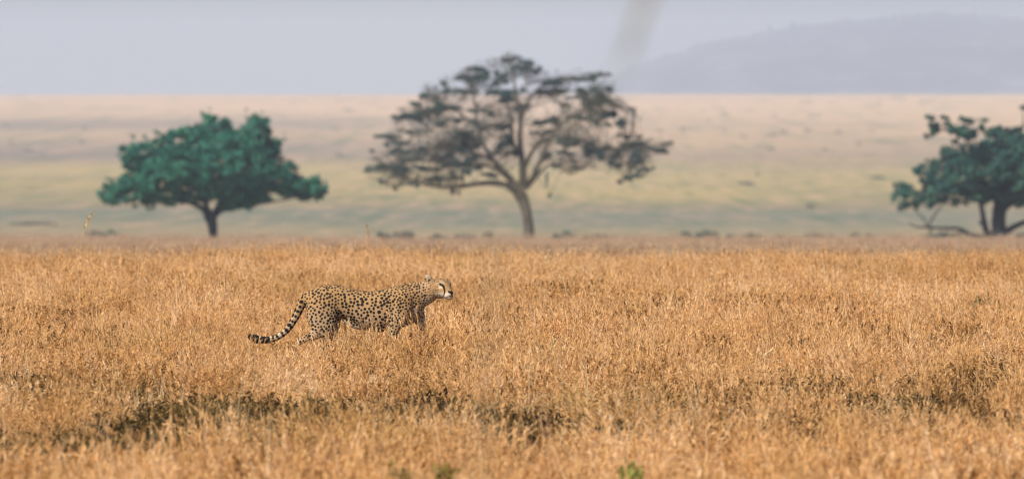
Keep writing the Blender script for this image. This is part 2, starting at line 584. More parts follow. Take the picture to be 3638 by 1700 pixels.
# --- left: low broad-leaved tree (view: origin 320,340, 900 px over 1935)
G = 900 / 1935
gpoly = [(75, 710), (115, 655), (200, 590), (275, 520), (245, 450), (245, 360), (310, 320), (370, 360), (440, 325), (500, 310), (500, 255), (560, 260),
         (620, 240), (700, 225), (790, 205), (850, 190), (880, 120), (930, 130), (990, 180), (1030, 155), (1090, 170), (1170, 215), (1215, 200), (1215, 120),
         (1260, 100), (1345, 155), (1360, 225), (1390, 280), (1450, 330), (1445, 420), (1490, 470), (1540, 485), (1600, 545), (1720, 575), (1790, 640), (1830, 705),
         (1800, 745), (1650, 750), (1520, 760), (1440, 720), (1400, 770), (1200, 820), (1060, 845), (990, 800), (900, 770), (820, 770), (720, 790), (560, 800), (430, 790), (330, 775), (230, 790), (110, 795), (80, 760)]
glimbs = [
    dict(p=[(946, 1085, 38), (938, 1010, 34), (925, 930, 40), (915, 890, 46)], branch=False),
    dict(p=[(905, 900, 30), (870, 835, 24), (810, 800, 19), (740, 775, 14), (600, 760, 10), (420, 740, 7), (260, 735, 4)], y=(0, -0.6)),
    dict(p=[(920, 890, 30), (885, 800, 20), (880, 700, 15), (860, 560, 11), (800, 420, 8), (870, 250, 5), (885, 110, 2)], y=(0, 0.5)),
    dict(p=[(925, 900, 34), (960, 850, 24), (1010, 750, 18), (1060, 600, 13), (1100, 420, 9), (1060, 220, 4)], y=(0, 1.2)),
    dict(p=[(945, 880, 30), (1010, 840, 18), (1150, 815, 13), (1300, 785, 10), (1450, 765, 7), (1600, 735, 5), (1760, 720, 3)], y=(0, 0.3)),
    dict(p=[(960, 850, 18), (1080, 720, 13), (1220, 560, 10), (1290, 380, 7), (1270, 180, 3)], y=(0, -1.6)),
    dict(p=[(880, 760, 14), (760, 640, 11), (600, 500, 8), (420, 420, 6), (300, 400, 3)], y=(0, 1.8)),
    dict(p=[(885, 780, 14), (840, 640, 10), (700, 420, 7), (600, 320, 4)], y=(0, -2.2)),
    dict(p=[(1050, 700, 13), (1250, 640, 9), (1480, 600, 6), (1700, 640, 3)], y=(0, 1.5)),
]
make_tree('broadleaf_tree', 'low wide dense green tree with a short dark forked trunk', (752, 838), 350.0, G, 320, 340, glimbs, LM_GREEN, BK_DARK,
          poly=gpoly, n_clumps=900, clump_r=(0.38, 0.38, 0.27), leaves_per=46, leaf=0.21, depth=3.6, seed=3, asp=0.6,
          extra_clumps=[(325, 280, 20, 22), (415, 290, 16, 20), (520, 250, 30, 22), (215, 430, 16, 18), (130, 600, 18, 16), (860, 95, 22, 20), (910, 75, 14, 10), (1190, 75, 14, 12),
                        (1310, 95, 12, 14), (945, 125, 26, 10), (1490, 295, 14, 14), (1530, 480, 22, 22), (350, 810, 30, 16), (455, 825, 40, 14), (620, 810, 20, 14), (1740, 760, 20, 14)],
          holes=[(1245, 400, 30, 30), (340, 590, 50, 32), (930, 820, 35, 60), (830, 785, 25, 25), (1470, 740, 45, 28), (1640, 600, 22, 22), (975, 330, 22, 26), (1165, 262, 20, 20), (800, 260, 16, 22), (540, 280, 18, 18),
                 (600, 290, 14, 16), (720, 330, 16, 20), (300, 480, 24, 16)])

# --- centre: tall sparse thorn tree in flat layers (view: origin 1260,140, 1180 px over 1869)
T = 1180 / 1869
tl = [
    dict(p=[(985, 1112, 33), (976, 1000, 28), (958, 900, 30), (938, 830, 38)], branch=False),
    dict(p=[(915, 835, 26), (850, 795, 18), (740, 785, 14), (600, 800, 11), (480, 800, 8), (380, 780, 6), (280, 740, 4)], y=(0, -0.8)),
    dict(p=[(925, 825, 24), (880, 770, 20), (820, 700, 15), (770, 650, 13), (720, 560, 10), (700, 480, 8), (680, 380, 5), (650, 260, 3)], y=(0, 0.8)),
    dict(p=[(820, 700, 12), (760, 650, 10), (640, 600, 7), (520, 560, 5), (400, 520, 4), (270, 500, 2.5)], y=(0.3, 2.2)),
    dict(p=[(870, 760, 13), (760, 690, 9), (600, 690, 7), (430, 660, 5), (200, 660, 3)], y=(0, -3.0)),
    dict(p=[(940, 820, 26), (950, 740, 22), (945, 680, 20), (935, 600, 16), (930, 520, 13), (935, 430, 11), (920, 340, 9), (900, 250, 7), (890, 180, 5), (870, 100, 3)], y=(0, 0.2)),
    dict(p=[(945, 650, 14), (890, 560, 10), (880, 450, 8), (860, 350, 6), (780, 260, 4), (690, 180, 3)], y=(0, -1.6)),
    dict(p=[(965, 805, 22), (1000, 760, 16), (1040, 680, 12), (1090, 580, 9), (1130, 500, 7), (1190, 430, 5), (1290, 370, 4), (1400, 320, 3)], y=(0, 1.5)),
    dict(p=[(955, 700, 14), (1000, 610, 11), (1060, 550, 8), (1140, 520, 6), (1260, 530, 5), (1380, 575, 4), (1500, 580, 3), (1640, 590, 2)], y=(0, -1.0)),
    dict(p=[(995, 780, 12), (1080, 690, 7), (1150, 680, 5), (1200, 725, 4), (1250, 725, 3.5), (1300, 690, 3)], y=(0, -0.5)),
    dict(p=[(935, 430, 9), (980, 320, 7), (1040, 250, 5), (1110, 215, 4), (1200, 195, 3)], y=(0.1, 1.0)),
    dict(p=[(930, 250, 5), (990, 225, 4), (1060, 208, 3), (1120, 205, 2)], y=(0, 0)),
    dict(p=[(700, 480, 7), (600, 400, 5), (480, 340, 4), (350, 330, 2.5)], y=(0.6, -1.8)),
    dict(p=[(720, 560, 8), (560, 480, 5), (400, 420, 4), (280, 400, 2.5)], y=(0.6, 2.4)),
]
tpoly = [(45, 745), (110, 685), (100, 545), (215, 490), (215, 400), (310, 325), (440, 212), (540, 180), (640, 130), (790, 85), (865, 60), (1000, 85), (1060, 150), (1330, 165), (1440, 180), (1470, 300), (1590, 365), (1585, 450), (1510, 500), (1650, 540), (1800, 555), (1700, 640), (1660, 740),
         (1540, 770), (1400, 690), (1240, 730), (1120, 700), (1020, 750), (960, 640), (880, 740), (700, 775), (560, 820), (400, 780), (200, 800)]
tp = [(860, 90, 70, 20), (960, 100, 50, 18), (1010, 150, 60, 26), (930, 135, 40, 18), (690, 150, 60, 22), (760, 165, 50, 20), (600, 190, 70, 22), (840, 205, 60, 22), (730, 200, 80, 22),
      (480, 225, 40, 16), (560, 265, 70, 20), (640, 275, 60, 16), (760, 275, 60, 22), (870, 280, 80, 35), (850, 325, 60, 30), (960, 350, 60, 22), (920, 370, 45, 30),
      (1110, 225, 80, 28), (1200, 200, 70, 20), (1290, 195, 60, 22), (1360, 178, 60, 14), (1380, 250, 70, 32), (1160, 270, 70, 26), (1270, 270, 60, 30), (1070, 280, 60, 26),
      (1390, 320, 70, 48), (1420, 390, 60, 40), (1480, 440, 40, 26), (1300, 330, 60, 26), (1340, 420, 70, 30), (1250, 420, 60, 24), (1545, 372, 40, 12), (1572, 405, 16, 26),
      (400, 305, 70, 22), (330, 340, 50, 14), (440, 375, 110, 36), (300, 400, 80, 30), (500, 350, 60, 30), (340, 430, 70, 14), (250, 425, 40, 14), (560, 430, 60, 20), (470, 460, 60, 16),
      (190, 525, 80, 18), (300, 500, 60, 14), (380, 490, 60, 12), (250, 560, 60, 16), (600, 510, 80, 28), (640, 560, 90, 42), (540, 590, 80, 40), (700, 560, 60, 40),
      (260, 610, 90, 22), (380, 600, 70, 26), (480, 640, 70, 38), (570, 670, 70, 38), (180, 690, 110, 20), (280, 715, 80, 18), (380, 700, 70, 22), (90, 720, 50, 16),
      (430, 760, 70, 20), (550, 745, 60, 26), (640, 720, 40, 38), (700, 690, 40, 24), (160, 780, 26, 26), (215, 815, 18, 26), (320, 790, 36, 14), (560, 830, 22, 26), (590, 835, 10, 20),
      (760, 745, 60, 14), (840, 480, 50, 34), (850, 560, 60, 36), (800, 600, 50, 26), (900, 620, 46, 26), (1040, 450, 46, 32), (1130, 440, 60, 34), (1090, 500, 46, 26), (1170, 565, 55, 36), (1240, 560, 70, 42),
      (1300, 600, 80, 38), (1390, 640, 50, 42), (1190, 610, 60, 26), (1460, 590, 80, 30), (1560, 580, 80, 30), (1560, 520, 46, 20), (1620, 560, 50, 20), (1600, 630, 60, 34), (1580, 690, 56, 36), (1640, 705, 40, 18),
      (1760, 563, 45, 10), (1690, 600, 60, 18), (1740, 610, 46, 10), (1530, 760, 36, 24), (1450, 640, 50, 22), (1090, 640, 46, 34), (1130, 690, 36, 18), (1240, 700, 50, 14), (1078, 790, 12, 56), (1600, 745, 50, 18), (1095, 850, 8, 30),
      (660, 640, 60, 30), (600, 600, 60, 30), (480, 560, 60, 20), (740, 480, 40, 22), (660, 440, 40, 14), (700, 380, 60, 14), (780, 400, 30, 18), (1180, 350, 50, 14), (1230, 300, 50, 20), (1440, 450, 40, 18), (1010, 500, 30, 20), (350, 640, 70, 22), (450, 700, 60, 22), (300, 660, 60, 16)]
make_tree('thorn_tree', 'tall sparse grey thorn tree with flat layered spreading branches', (1882, 841), 350.0, T, 1260, 140, tl, LM_THORN, BK_GREY,
          pads=tp, pad_leaf=0.085, pad_dens=8.4, depth=4.2, seed=5, asp=0.42, poly=tpoly, n_clumps=520, clump_r=(0.62, 0.62, 0.34), leaves_per=46, leaf=0.088, fine=True,
          holes=[(995, 235, 90, 42), (740, 330, 60, 40), (955, 520, 34, 100), (1080, 370, 90, 40), (640, 400, 60, 26), (330, 540, 70, 30), (1400, 500, 90, 40), (930, 205, 40, 22), (1000, 640, 40, 40), (1110, 610, 30, 50), (740, 700, 40, 40), (820, 150, 40, 18)])

# --- right: dense olive tree cut by the frame (view: origin 3100,340, 538 px over 1080)
R_ = 538 / 1080
rpoly = [(140, 715), (165, 600), (240, 605), (330, 625), (385, 625), (300, 500), (380, 445), (480, 410), (500, 350), (580, 330), (640, 325), (760, 290), (800, 285), (890, 260), (960, 270),
         (1080, 235), (1240, 220), (1420, 260), (1560, 350), (1660, 470), (1780, 560), (1840, 680), (1760, 760), (1560, 740), (1350, 720), (1180, 740), (1060, 760), (980, 740), (860, 690), (780, 730), (640, 735), (500, 735), (400, 755), (200, 770), (190, 720)]
rl = [
    dict(p=[(915, 1010, 62), (905, 930, 54), (900, 850, 50), (905, 770, 48)], branch=False),
    dict(p=[(900, 800, 40), (880, 700, 28), (800, 600, 20), (680, 450, 13), (600, 300, 8), (590, 230, 6), (480, 200, 4), (420, 140, 3)], y=(0, -0.5)),
    dict(p=[(860, 980, 26), (815, 940, 24), (795, 860, 20), (780, 770, 17), (740, 680, 12), (600, 640, 8), (400, 660, 5), (220, 680, 3)], y=(0, -1.2)),
    dict(p=[(870, 990, 18), (760, 970, 18), (690, 955, 16), (620, 915, 13), (520, 915, 11), (390, 905, 9), (320, 895, 6), (285, 868, 3)], y=(0, -1.5)),
    dict(p=[(385, 905, 7), (420, 830, 7), (470, 770, 6), (520, 720, 4)], y=(-1.4, -1.2)),
    dict(p=[(385, 905, 6), (350, 840, 5), (290, 780, 4), (270, 740, 3)], y=(-1.4, -1.6)),
    dict(p=[(640, 935, 9), (560, 960, 8), (480, 985, 5)], y=(-1.0, -1.0)),
    dict(p=[(920, 800, 36), (960, 650, 26), (1060, 480, 16), (1100, 330, 8)], y=(0, 1.2)),
    dict(p=[(930, 960, 26), (990, 915, 22), (1080, 875, 19), (1200, 850, 16), (1320, 760, 11), (1500, 660, 6)], y=(0, 0.8)),
    dict(p=[(915, 780, 34), (1100, 640, 20), (1300, 500, 12), (1450, 380, 6)], y=(0, -1.8)),
    dict(p=[(640, 380, 7), (680, 250, 5), (700, 170, 3), (780, 140, 2)], y=(-0.4, 0.2)),
    dict(p=[(1000, 560, 12), (1040, 380, 9), (1075, 180, 5), (1080, 80, 3)], y=(0.6, 0.3)),
]
make_tree('bushy_tree', 'dense dark olive tree at the right edge with a crooked low bough', (3552, 843), 348.0, R_, 3100, 340, rl, LM_OLIVE, BK_DARK,
          poly=rpoly, n_clumps=840, clump_r=(0.39, 0.39, 0.28), leaves_per=48, leaf=0.20, depth=3.4, seed=8, asp=0.6,
          pads=[(420, 120, 40, 22), (440, 170, 32, 36), (400, 250, 25, 30), (560, 215, 70, 26), (680, 150, 60, 24), (620, 185, 50, 20), (790, 138, 26, 14), (890, 205, 60, 20), (1010, 215, 60, 26), (985, 255, 60, 26), (680, 270, 60, 30), (520, 130, 40, 20),
                (760, 190, 10, 50), (470, 210, 50, 26), (640, 230, 60, 30), (720, 230, 50, 34), (500, 170, 40, 26), (830, 240, 60, 24), (610, 130, 30, 18), (940, 240, 60, 24), (590, 290, 24, 30), (1085, 60, 44, 22), (1180, 180, 60, 30), (1300, 190, 60, 26)],
          pad_leaf=0.15, pad_dens=3.6, holes=[(430, 450, 30, 14)],
          extra_clumps=[(160, 600, 24, 14), (150, 720, 22, 18), (300, 490, 24, 18), (390, 440, 26, 18), (420, 930, 30, 12), (770, 880, 20, 16)])


# ------------------------------------------------------------------ bushes
def bush(px, py, wpx, hpx, d, label, group=None, seed=0, mat=LM_OLIVE, leaf=0.13, dens=1.0, cat='bush'):
    rng = np.random.default_rng(seed)
    x, _ = px2w(px, py, d)
    z = float(ground_z(x, d))
    k = d / FPX
    w_, h_ = wpx * k, hpx * k
    root = empty('bush', (x, d, z))
    tag(root, label, cat, group)
    n = max(5, int(9 * w_ / max(h_, 0.2)))
    C, R, N, st = [], [], [], []
    for i in range(n):
        t = rng.uniform(-1, 1)
        c = np.array([t * w_ / 2, rng.uniform(-1, 1) * w_ * 0.22, h_ * (0.25 + 0.5 * rng.uniform(0.2, 1) * math.sqrt(max(0, 1 - t * t)))])
        C.append(c); r = h_ * rng.uniform(0.14, 0.42)
        R.append((r * 1.4, r * 1.3, r)); N.append(45 * dens)
        q = spline(np.array([[t * w_ * 0.2, 0, -0.05], c * np.array([0.6, 0.7, 0.5]), c]), 6)
        st.append((q, np.linspace(0.03, 0.008, 6)))
    V, F, Tn = leaf_cloud(C, R, N, leaf * max(1.0, h_ / 1.2), 1.0, 0.6, rng=rng)
    link('foliage', mesh_np('foliage', V, [F], mat, {'tone': Tn}), root)
    V, F = tube_np(st, 5)
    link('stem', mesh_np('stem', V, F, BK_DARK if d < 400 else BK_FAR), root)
    return root


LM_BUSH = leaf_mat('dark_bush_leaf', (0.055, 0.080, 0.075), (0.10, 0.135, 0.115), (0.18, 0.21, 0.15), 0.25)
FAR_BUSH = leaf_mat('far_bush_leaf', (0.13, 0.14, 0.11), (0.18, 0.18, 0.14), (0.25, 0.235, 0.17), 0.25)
near_bushes = [
    (365, 845, 120, 42, 345, 'long low dark bush left of the green tree'),
    (1358, 846, 44, 30, 345, 'small round dark bush in front of the thorn tree, left end of its row'),
    (1438, 846, 70, 36, 345, 'peaked dark green bush second from left in the row before the thorn tree'),
    (1556, 848, 60, 24, 344, 'low flat green bush between the peaked bush and the thorn trunk'),
    (1650, 848, 84, 24, 344, 'low flat grey bush left of the thorn tree trunk'),
    (1735, 848, 30, 34, 343, 'small upright bush close left of the thorn tree trunk'),
    (2005, 848, 60, 44, 346, 'greyish upright bush just right of the thorn tree trunk'),
    (2130, 850, 120, 22, 345, 'long low bush line right of the thorn tree trunk'),
    (2436, 849, 40, 36, 345, 'small upright dark bush beside the largest dark bush'),
    (2512, 849, 84, 38, 345, 'largest dark bush between the thorn tree and the right tree'),
    (2592, 852, 40, 26, 344, 'small fading bush right of the largest dark bush'),
    (2670, 853, 66, 26, 344, 'flat green bush in the gap before the right tree'),
    (2765, 850, 40, 24, 346, 'tiny green bush between two flat bushes near the right tree'),
    (2910, 855, 110, 34, 344, 'broad grey green bush left of the right tree'),
    (3060, 855, 90, 30, 344, 'low faint bush left of the olive tree'),
    (3350, 852, 150, 34, 343, 'dark low bush beneath the crooked bough of the olive tree'),
    (3635, 850, 90, 40, 344, 'dark bush right of the olive tree trunk at the frame edge'),
    (120, 776, 170, 10, 460, 'thin dark bush line far left behind the long low bush'),
]
for i, (px, py, w_, h_, d, lab) in enumerate(near_bushes):
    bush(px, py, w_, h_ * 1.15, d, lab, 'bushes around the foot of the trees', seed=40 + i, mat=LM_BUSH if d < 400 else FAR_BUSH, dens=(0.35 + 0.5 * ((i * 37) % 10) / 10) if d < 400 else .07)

# far bushes dotted over the plain: find the distance whose ground line meets the pixel row
_fd = np.geomspace(380, 3000, 900)


def dist_for(px, py):
    xx = (px - 1819) / FPX * _fd
    row = 338 + (CAM_H - ground_z(xx, _fd)) * FPX / _fd
    return float(_fd[int(np.argmin(np.abs(row - py)))])


far = [(40, 520, 12, 34), (290, 512, 22, 16), (300, 460, 30, 14), (100, 540, 40, 20), (20, 450, 40, 14), (1010, 480, 20, 18), (1205, 560, 30, 26), (1200, 470, 14, 20), (2345, 470, 30, 16), (2425, 470, 22, 16), (2570, 475, 16, 22), (2640, 492, 36, 22), (2740, 485, 40, 14),
       (2790, 473, 30, 14), (2865, 470, 36, 18), (2980, 472, 26, 12), (3096, 470, 22, 22), (3055, 515, 30, 18), (2755, 420, 20, 18), (2515, 434, 16, 14), (2575, 408, 24, 14),
       (2895, 420, 40, 24), (3125, 380, 18, 20), (2930, 537, 20, 18), (2740, 533, 24, 12), (3290, 366, 70, 12), (3190, 350, 50, 10), (2860, 368, 50, 10), (150, 560, 14, 30), (1240, 395, 30, 10),
       (2690, 622, 14, 10), (3120, 635, 40, 12), (2650, 655, 60, 12), (2880, 740, 26, 20)]
for i, (px, py, w_, h_) in enumerate(far):
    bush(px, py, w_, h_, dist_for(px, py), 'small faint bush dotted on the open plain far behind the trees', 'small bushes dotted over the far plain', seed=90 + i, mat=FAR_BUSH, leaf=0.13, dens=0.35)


# ------------------------------------------------------------------ cheetah
CX, CY = -1.164, 60.0
KZ = 0.3106 / 450.0


def zx(x): return (x - 1400) * KZ
def zz(y): return (1256 - y) * KZ


class Loft:
    def __init__(s): s.V, s.Q, s.T, s.off = [], [], [], 0

    def add(s, C, ra, rb, sides=28, A=None, n=None, power=1.0):
        """C (m,3) ring centres; ra half-size in the XZ plane across the path, rb half-size in Y"""
        D = np.column_stack([np.asarray(C, float), ra, rb])
        D = spline(D, n or max(8, len(D) * 6))
        C, ra, rb = D[:, :3], D[:, 3], D[:, 4]
        T = np.gradient(C, axis=0); T /= np.linalg.norm(T, axis=1, keepdims=True)
        Yv = np.tile(np.array([[0, 1.0, 0]]), (len(C), 1))
        if A is None:
            A_ = np.cross(Yv, T); A_ /= np.linalg.norm(A_, axis=1, keepdims=True) + 1e-9
        else: A_ = np.tile(np.asarray(A, float)[None], (len(C), 1))
        a = np.linspace(0, 2 * math.pi, sides, endpoint=False)
        ring = C[:, None] + ra[:, None, None] * np.cos(a)[None, :, None] * A_[:, None] + rb[:, None, None] * np.sin(a)[None, :, None] * Yv[:, None]
        m = len(C)
        V = np.vstack([ring.reshape(-1, 3), C[0] - T[0] * ra[0] * 0.5, C[-1] + T[-1] * ra[-1] * 0.5])
        i = np.arange(m * sides).reshape(m, sides) + s.off; j = np.roll(i, -1, axis=1)
        s.Q.append(np.stack([i[:-1], j[:-1], j[1:], i[1:]], -1).reshape(-1, 4))
        e = s.off + m * sides
        s.T.append(np.stack([j[0], i[0], np.full(sides, e)], -1)); s.T.append(np.stack([i[-1], j[-1], np.full(sides, e + 1)], -1))
        s.V.append(V); s.off += len(V)
        return V

    def xform(s, R, t): s.V[-1] = s.V[-1] @ np.asarray(R).T + np.asarray(t)


YAW = math.radians(54)
HO = np.array([0.563, 0.0, 0.700])
PIT = math.radians(1)
HR = np.array([[math.cos(YAW), math.sin(YAW), 0], [-math.sin(YAW), math.cos(YAW), 0], [0, 0, 1]]) @ np.array([[math.cos(PIT), 0, -math.sin(PIT)], [0, 1, 0], [math.sin(PIT), 0, math.cos(PIT)]])


def head_w(p): return np.asarray(p) @ HR.T + HO


def build_cheetah():
    L = Loft()
    # trunk: x, top, bottom (enlarged px), half width m
    tr = [(705, 330, 440, .035), (745, 290, 500, .062), (800, 256, 560, .085), (900, 220, 600, .100), (1000, 206, 612, .105), (1100, 213, 600, .100), (1200, 242, 625, .102), (1300, 268, 680, .110),
          (1400, 281, 730, .120), (1500, 281, 754, .126), (1600, 266, 752, .128), (1700, 240, 738, .122), (1800, 214, 715, .114), (1900, 202, 680, .102), (1985, 212, 640, .086), (2050, 240, 570, .062)]
    tr = np.array(tr, float)
    L.add(np.column_stack([zx(tr[:, 0]), 0 * tr[:, 0], (zz(tr[:, 1]) + zz(tr[:, 2])) / 2]), (tr[:, 2] - tr[:, 1]) / 2 * KZ, tr[:, 3], 40, A=(0, 0, 1))
    # neck
    L.add([(zx(1880), 0, zz(370)), (zx(1960), 0, zz(345)), (zx(2040), -.004, zz(322)), (zx(2110), -.008, zz(298)), (zx(2180), -.01, zz(262)), (zx(2225), -.012, zz(262))],
          [.100, .112, .106, .094, .080, .06], [.095, .088, .076, .066, .064, .055], 32)
    # head in its own frame, turned towards the viewer
    hd = np.array([(-.05, .045, -.06, .055), (0, .064, -.085, .067), (.05, .073, -.090, .0715), (.09, .073, -.088, .069), (.12, .067, -.086, .061), (.142, .052, -.085, .0505), (.162, .018, -.084, .040),
                   (.182, -.010, -.082, .034), (.198, -.026, -.077, .028), (.209, -.036, -.069, .018)])
    L.add(np.column_stack([hd[:, 0], 0 * hd[:, 0], (hd[:, 1] + hd[:, 2]) / 2]), (hd[:, 1] - hd[:, 2]) / 2, hd[:, 3], 32, A=(0, 0, 1))
    L.xform(HR, HO)
    # brow ridges, cheeks and muzzle pads
    for sgn in (-1, 1):
        L.add([(.075, sgn * .038, .045), (.110, sgn * .040, .042), (.138, sgn * .034, .032)], [.022, .022, .012], [.020, .020, .014], 14); L.xform(HR, HO)
        L.add([(.150, sgn * .020, -.066), (.178, sgn * .019, -.062), (.200, sgn * .012, -.060)], [.024, .024, .016], [.020, .020, .014], 14); L.xform(HR, HO)
        # ear: cupped disc, hollow side forward and out
        e0 = np.array([.000, sgn * .050, .044])
        fl = (1.0, 1.0) if sgn < 0 else (1.9, .38)              # the far ear is turned out and laid low
        L.add([e0, e0 + (-.014, sgn * .010 * fl[0], .022 * fl[1]), e0 + (-.020, sgn * .016 * fl[0], .042 * fl[1]), e0 + (-.022, sgn * .018 * fl[0], .052 * fl[1])], [.017, .014, .011, .007], [.033, .039, .035, .018], 18); L.xform(HR, HO)
    # chin
    L.add([(.155, 0, -.082), (.185, 0, -.084), (.199, 0, -.080)], [.015, .014, .009], [.026, .022, .014], 14); L.xform(HR, HO)

    def limb(rows, n=None):
        r = np.array(rows, float)
        L.add(np.column_stack([zx(r[:, 0]), r[:, 4], zz(r[:, 1])]), r[:, 2] * KZ, r[:, 3], 24, n=n)
    # hind legs: x, y, half size px, half width m, depth m (negative = towards the viewer)
    limb([(950, 300, 100, .040, -.040), (935, 380, 150, .055, -.052), (922, 470, 176, .060, -.060), (915, 550, 178, .058, -.064), (915, 630, 166, .054, -.066), (908, 705, 140, .048, -.068), (870, 765, 104, .040, -.070)])
    limb([(905, 700, 80, .040, -.068), (850, 765, 72, .035, -.070), (770, 808, 50, .028, -.072), (700, 838, 38, .022, -.074), (655, 862, 34, .020, -.074), (642, 920, 30, .019, -.074), (640, 1040, 26, .018, -.074), (648, 1160, 26, .020, -.074), (670, 1215, 26, .024, -.074)], 60)
    limb([(640, 1215, 26, .024, -.074), (690, 1222, 30, .030, -.074), (735, 1232, 22, .028, -.074)])
    limb([(985, 340, 110, .040, .045), (1005, 450, 130, .052, .055), (1025, 560, 112, .050, .060), (1040, 640, 88, .044, .062), (1045, 720, 62, .036, .062), (1020, 800, 46, .030, .062), (975, 870, 36, .024, .062), (945, 915, 32, .021, .062),
          (945, 1000, 27, .019, .062), (965, 1140, 25, .020, .062), (985, 1210, 26, .023, .062)], 60)
    limb([(955, 1215, 26, .024, .062), (1010, 1222, 30, .030, .062), (1055, 1232, 22, .028, .062)])
    # forelegs
    limb([(1868, 262, 60, .030, -.060), (1855, 330, 105, .046, -.072), (1838, 430, 128, .052, -.078), (1805, 540, 122, .050, -.080), (1765, 640, 96, .044, -.080), (1735, 725, 66, .037, -.078), (1728, 800, 50, .031, -.076), (1732, 920, 40, .026, -.074),
          (1738, 1060, 33, .023, -.074), (1730, 1160, 28, .021, -.074), (1735, 1212, 28, .024, -.074)], 60)
    limb([(1705, 1215, 26, .024, -.074), (1760, 1222, 30, .030, -.074), (1805, 1232, 22, .028, -.074)])
    limb([(1900, 300, 70, .030, .058), (1930, 400, 110, .046, .068), (1975, 510, 100, .048, .072), (2020, 600, 76, .042, .072), (2048, 690, 54, .035, .072), (2066, 800, 43, .029, .072), (2082, 940, 36, .025, .072), (2090, 1060, 31, .023, .072), (2082, 1160, 28, .021, .072), (2085, 1212, 28, .024, .072)], 60)
    limb([(2055, 1215, 26, .024, .072), (2110, 1222, 30, .030, .072), (2155, 1232, 22, .028, .072)])
    # loose white belly fold in front of the hind legs
    limb([(1120, 570, 20, .026, 0), (1190, 622, 34, .038, 0), (1270, 664, 44, .046, 0), (1350, 684, 46, .05, 0), (1440, 690, 40, .05, 0)])
    # tail
    tl_ = np.array([(770, 330, 60), (715, 370, 56), (680, 430, 50), (645, 510, 46), (610, 580, 42), (570, 650, 38), (525, 715, 36), (460, 775, 34), (380, 820, 34), (290, 842, 38), (200, 842, 44), (130, 822, 44), (80, 792, 28)], float)
    L.add(np.column_stack([zx(tl_[:, 0]), np.linspace(0, -.05, len(tl_)), zz(tl_[:, 1])]), tl_[:, 2] * KZ * 1.08, tl_[:, 2] * KZ * .98, 18)

    V = np.concatenate(L.V)
    src = bpy.data.objects.new('body_source', mesh_np('body_source', V, [np.concatenate(L.Q), np.concatenate(L.T)]))
    COL.objects.link(src)
    md = src.modifiers.new('r', 'REMESH'); md.mode = 'VOXEL'; md.voxel_size = 0.0052
    ms = src.modifiers.new('s', 'SMOOTH'); ms.factor = 0.5; ms.iterations = 7
    dg = bpy.context.evaluated_depsgraph_get()
    me = bpy.data.meshes.new_from_object(src.evaluated_get(dg))
    bpy.data.objects.remove(src)
    me.name = 'cheetah'
    n = len(me.vertices)
    P = np.zeros(n * 3, np.float32); me.vertices.foreach_get('co', P); P = P.reshape(-1, 3).astype(float)
    Nn = np.zeros(n * 3, np.float32); me.vertices.foreach_get('normal', Nn); Nn = Nn.reshape(-1, 3)
    rng = np.random.default_rng(4)
    H = (P - HO) @ HR                                            # head frame
    inhead = (P[:, 0] > 0.48) & (P[:, 2] > 0.56) & (H[:, 0] > -0.03)
    tailc = np.column_stack([zx(tl_[:, 0]), np.linspace(0, -.05, len(tl_)), zz(tl_[:, 1])])
    ts = spline(tailc, 120)
    seg = np.concatenate([[0], np.cumsum(np.linalg.norm(np.diff(ts, axis=0), axis=1))])
    dt = np.full(n, 9.0); st = np.zeros(n)
    for c, q in zip(ts, seg):
        d = np.linalg.norm(P - c, axis=1); mk = d < dt
        dt[mk] = d[mk]; st[mk] = q
    tot = seg[-1]
    ontail = (dt < .040) & (st > .075) & (P[:, 0] < zx(745))
    # ---- white underside
    nz = Nn[:, 2]
    belly_line = np.interp(P[:, 0], [zx(1050), zx(1150), zx(1250), zx(1400), zx(1600), zx(1750)], [zz(560), zz(590), zz(650), zz(705), zz(725), zz(700)])
    white = np.clip((belly_line + 0.01 - P[:, 2]) / .035, 0, 1) * ((P[:, 0] > zx(1090)) & (P[:, 0] < zx(1720)) & (P[:, 2] > .30)) * np.clip(0.55 - nz, 0, 1)
    white = np.maximum(white, .22 * np.clip((zz(420) - P[:, 2]) / .14, 0, 1))
    inner = ((P[:, 1] > -.02) & (Nn[:, 1] < -.1) & (P[:, 2] < zz(600))) | ((P[:, 1] < .02) & (Nn[:, 1] > .1) & (P[:, 2] < zz(600)))
    white = np.maximum(white, inner * .5)
    chest = np.clip((P[:, 0] - zx(1900)) / .07, 0, 1) * np.clip((zz(420) - P[:, 2]) / .06, 0, 1)
    white = np.maximum(white, chest * .6)
    throat = np.clip((P[:, 0] - zx(2030)) / .05, 0, 1) * np.clip((0.64 - P[:, 2]) / .05, 0, 1)
    white = np.maximum(white, throat * .8)
    muz = inhead * np.clip((-.030 - H[:, 2]) / .02, 0, 1) * np.clip((H[:, 0] - .04) / .06, 0, 1) * .8
    white = np.maximum(white, muz)
    undereye = inhead * np.exp(-(((H[:, 0] - .135) / .018) ** 2 + ((H[:, 2] + .001) / .009) ** 2)) * (np.abs(H[:, 1]) > .03)
    white = np.maximum(white, undereye * .9)
    browl = inhead * np.exp(-(((H[:, 0] - .125) / .03) ** 2 + ((H[:, 2] - .036) / .010) ** 2)) * (np.abs(H[:, 1]) > .015)
    white = np.maximum(white, browl * .55)
    neckpale = np.clip((P[:, 0] - zx(2000)) / .06, 0, 1) * 0.22
    white = np.maximum(white, neckpale * np.clip((.06 - H[:, 0]) / .10, 0, 1))
    # ---- spots laid out by dart throwing over the skin
    front = P[:, 0] > zx(1720)

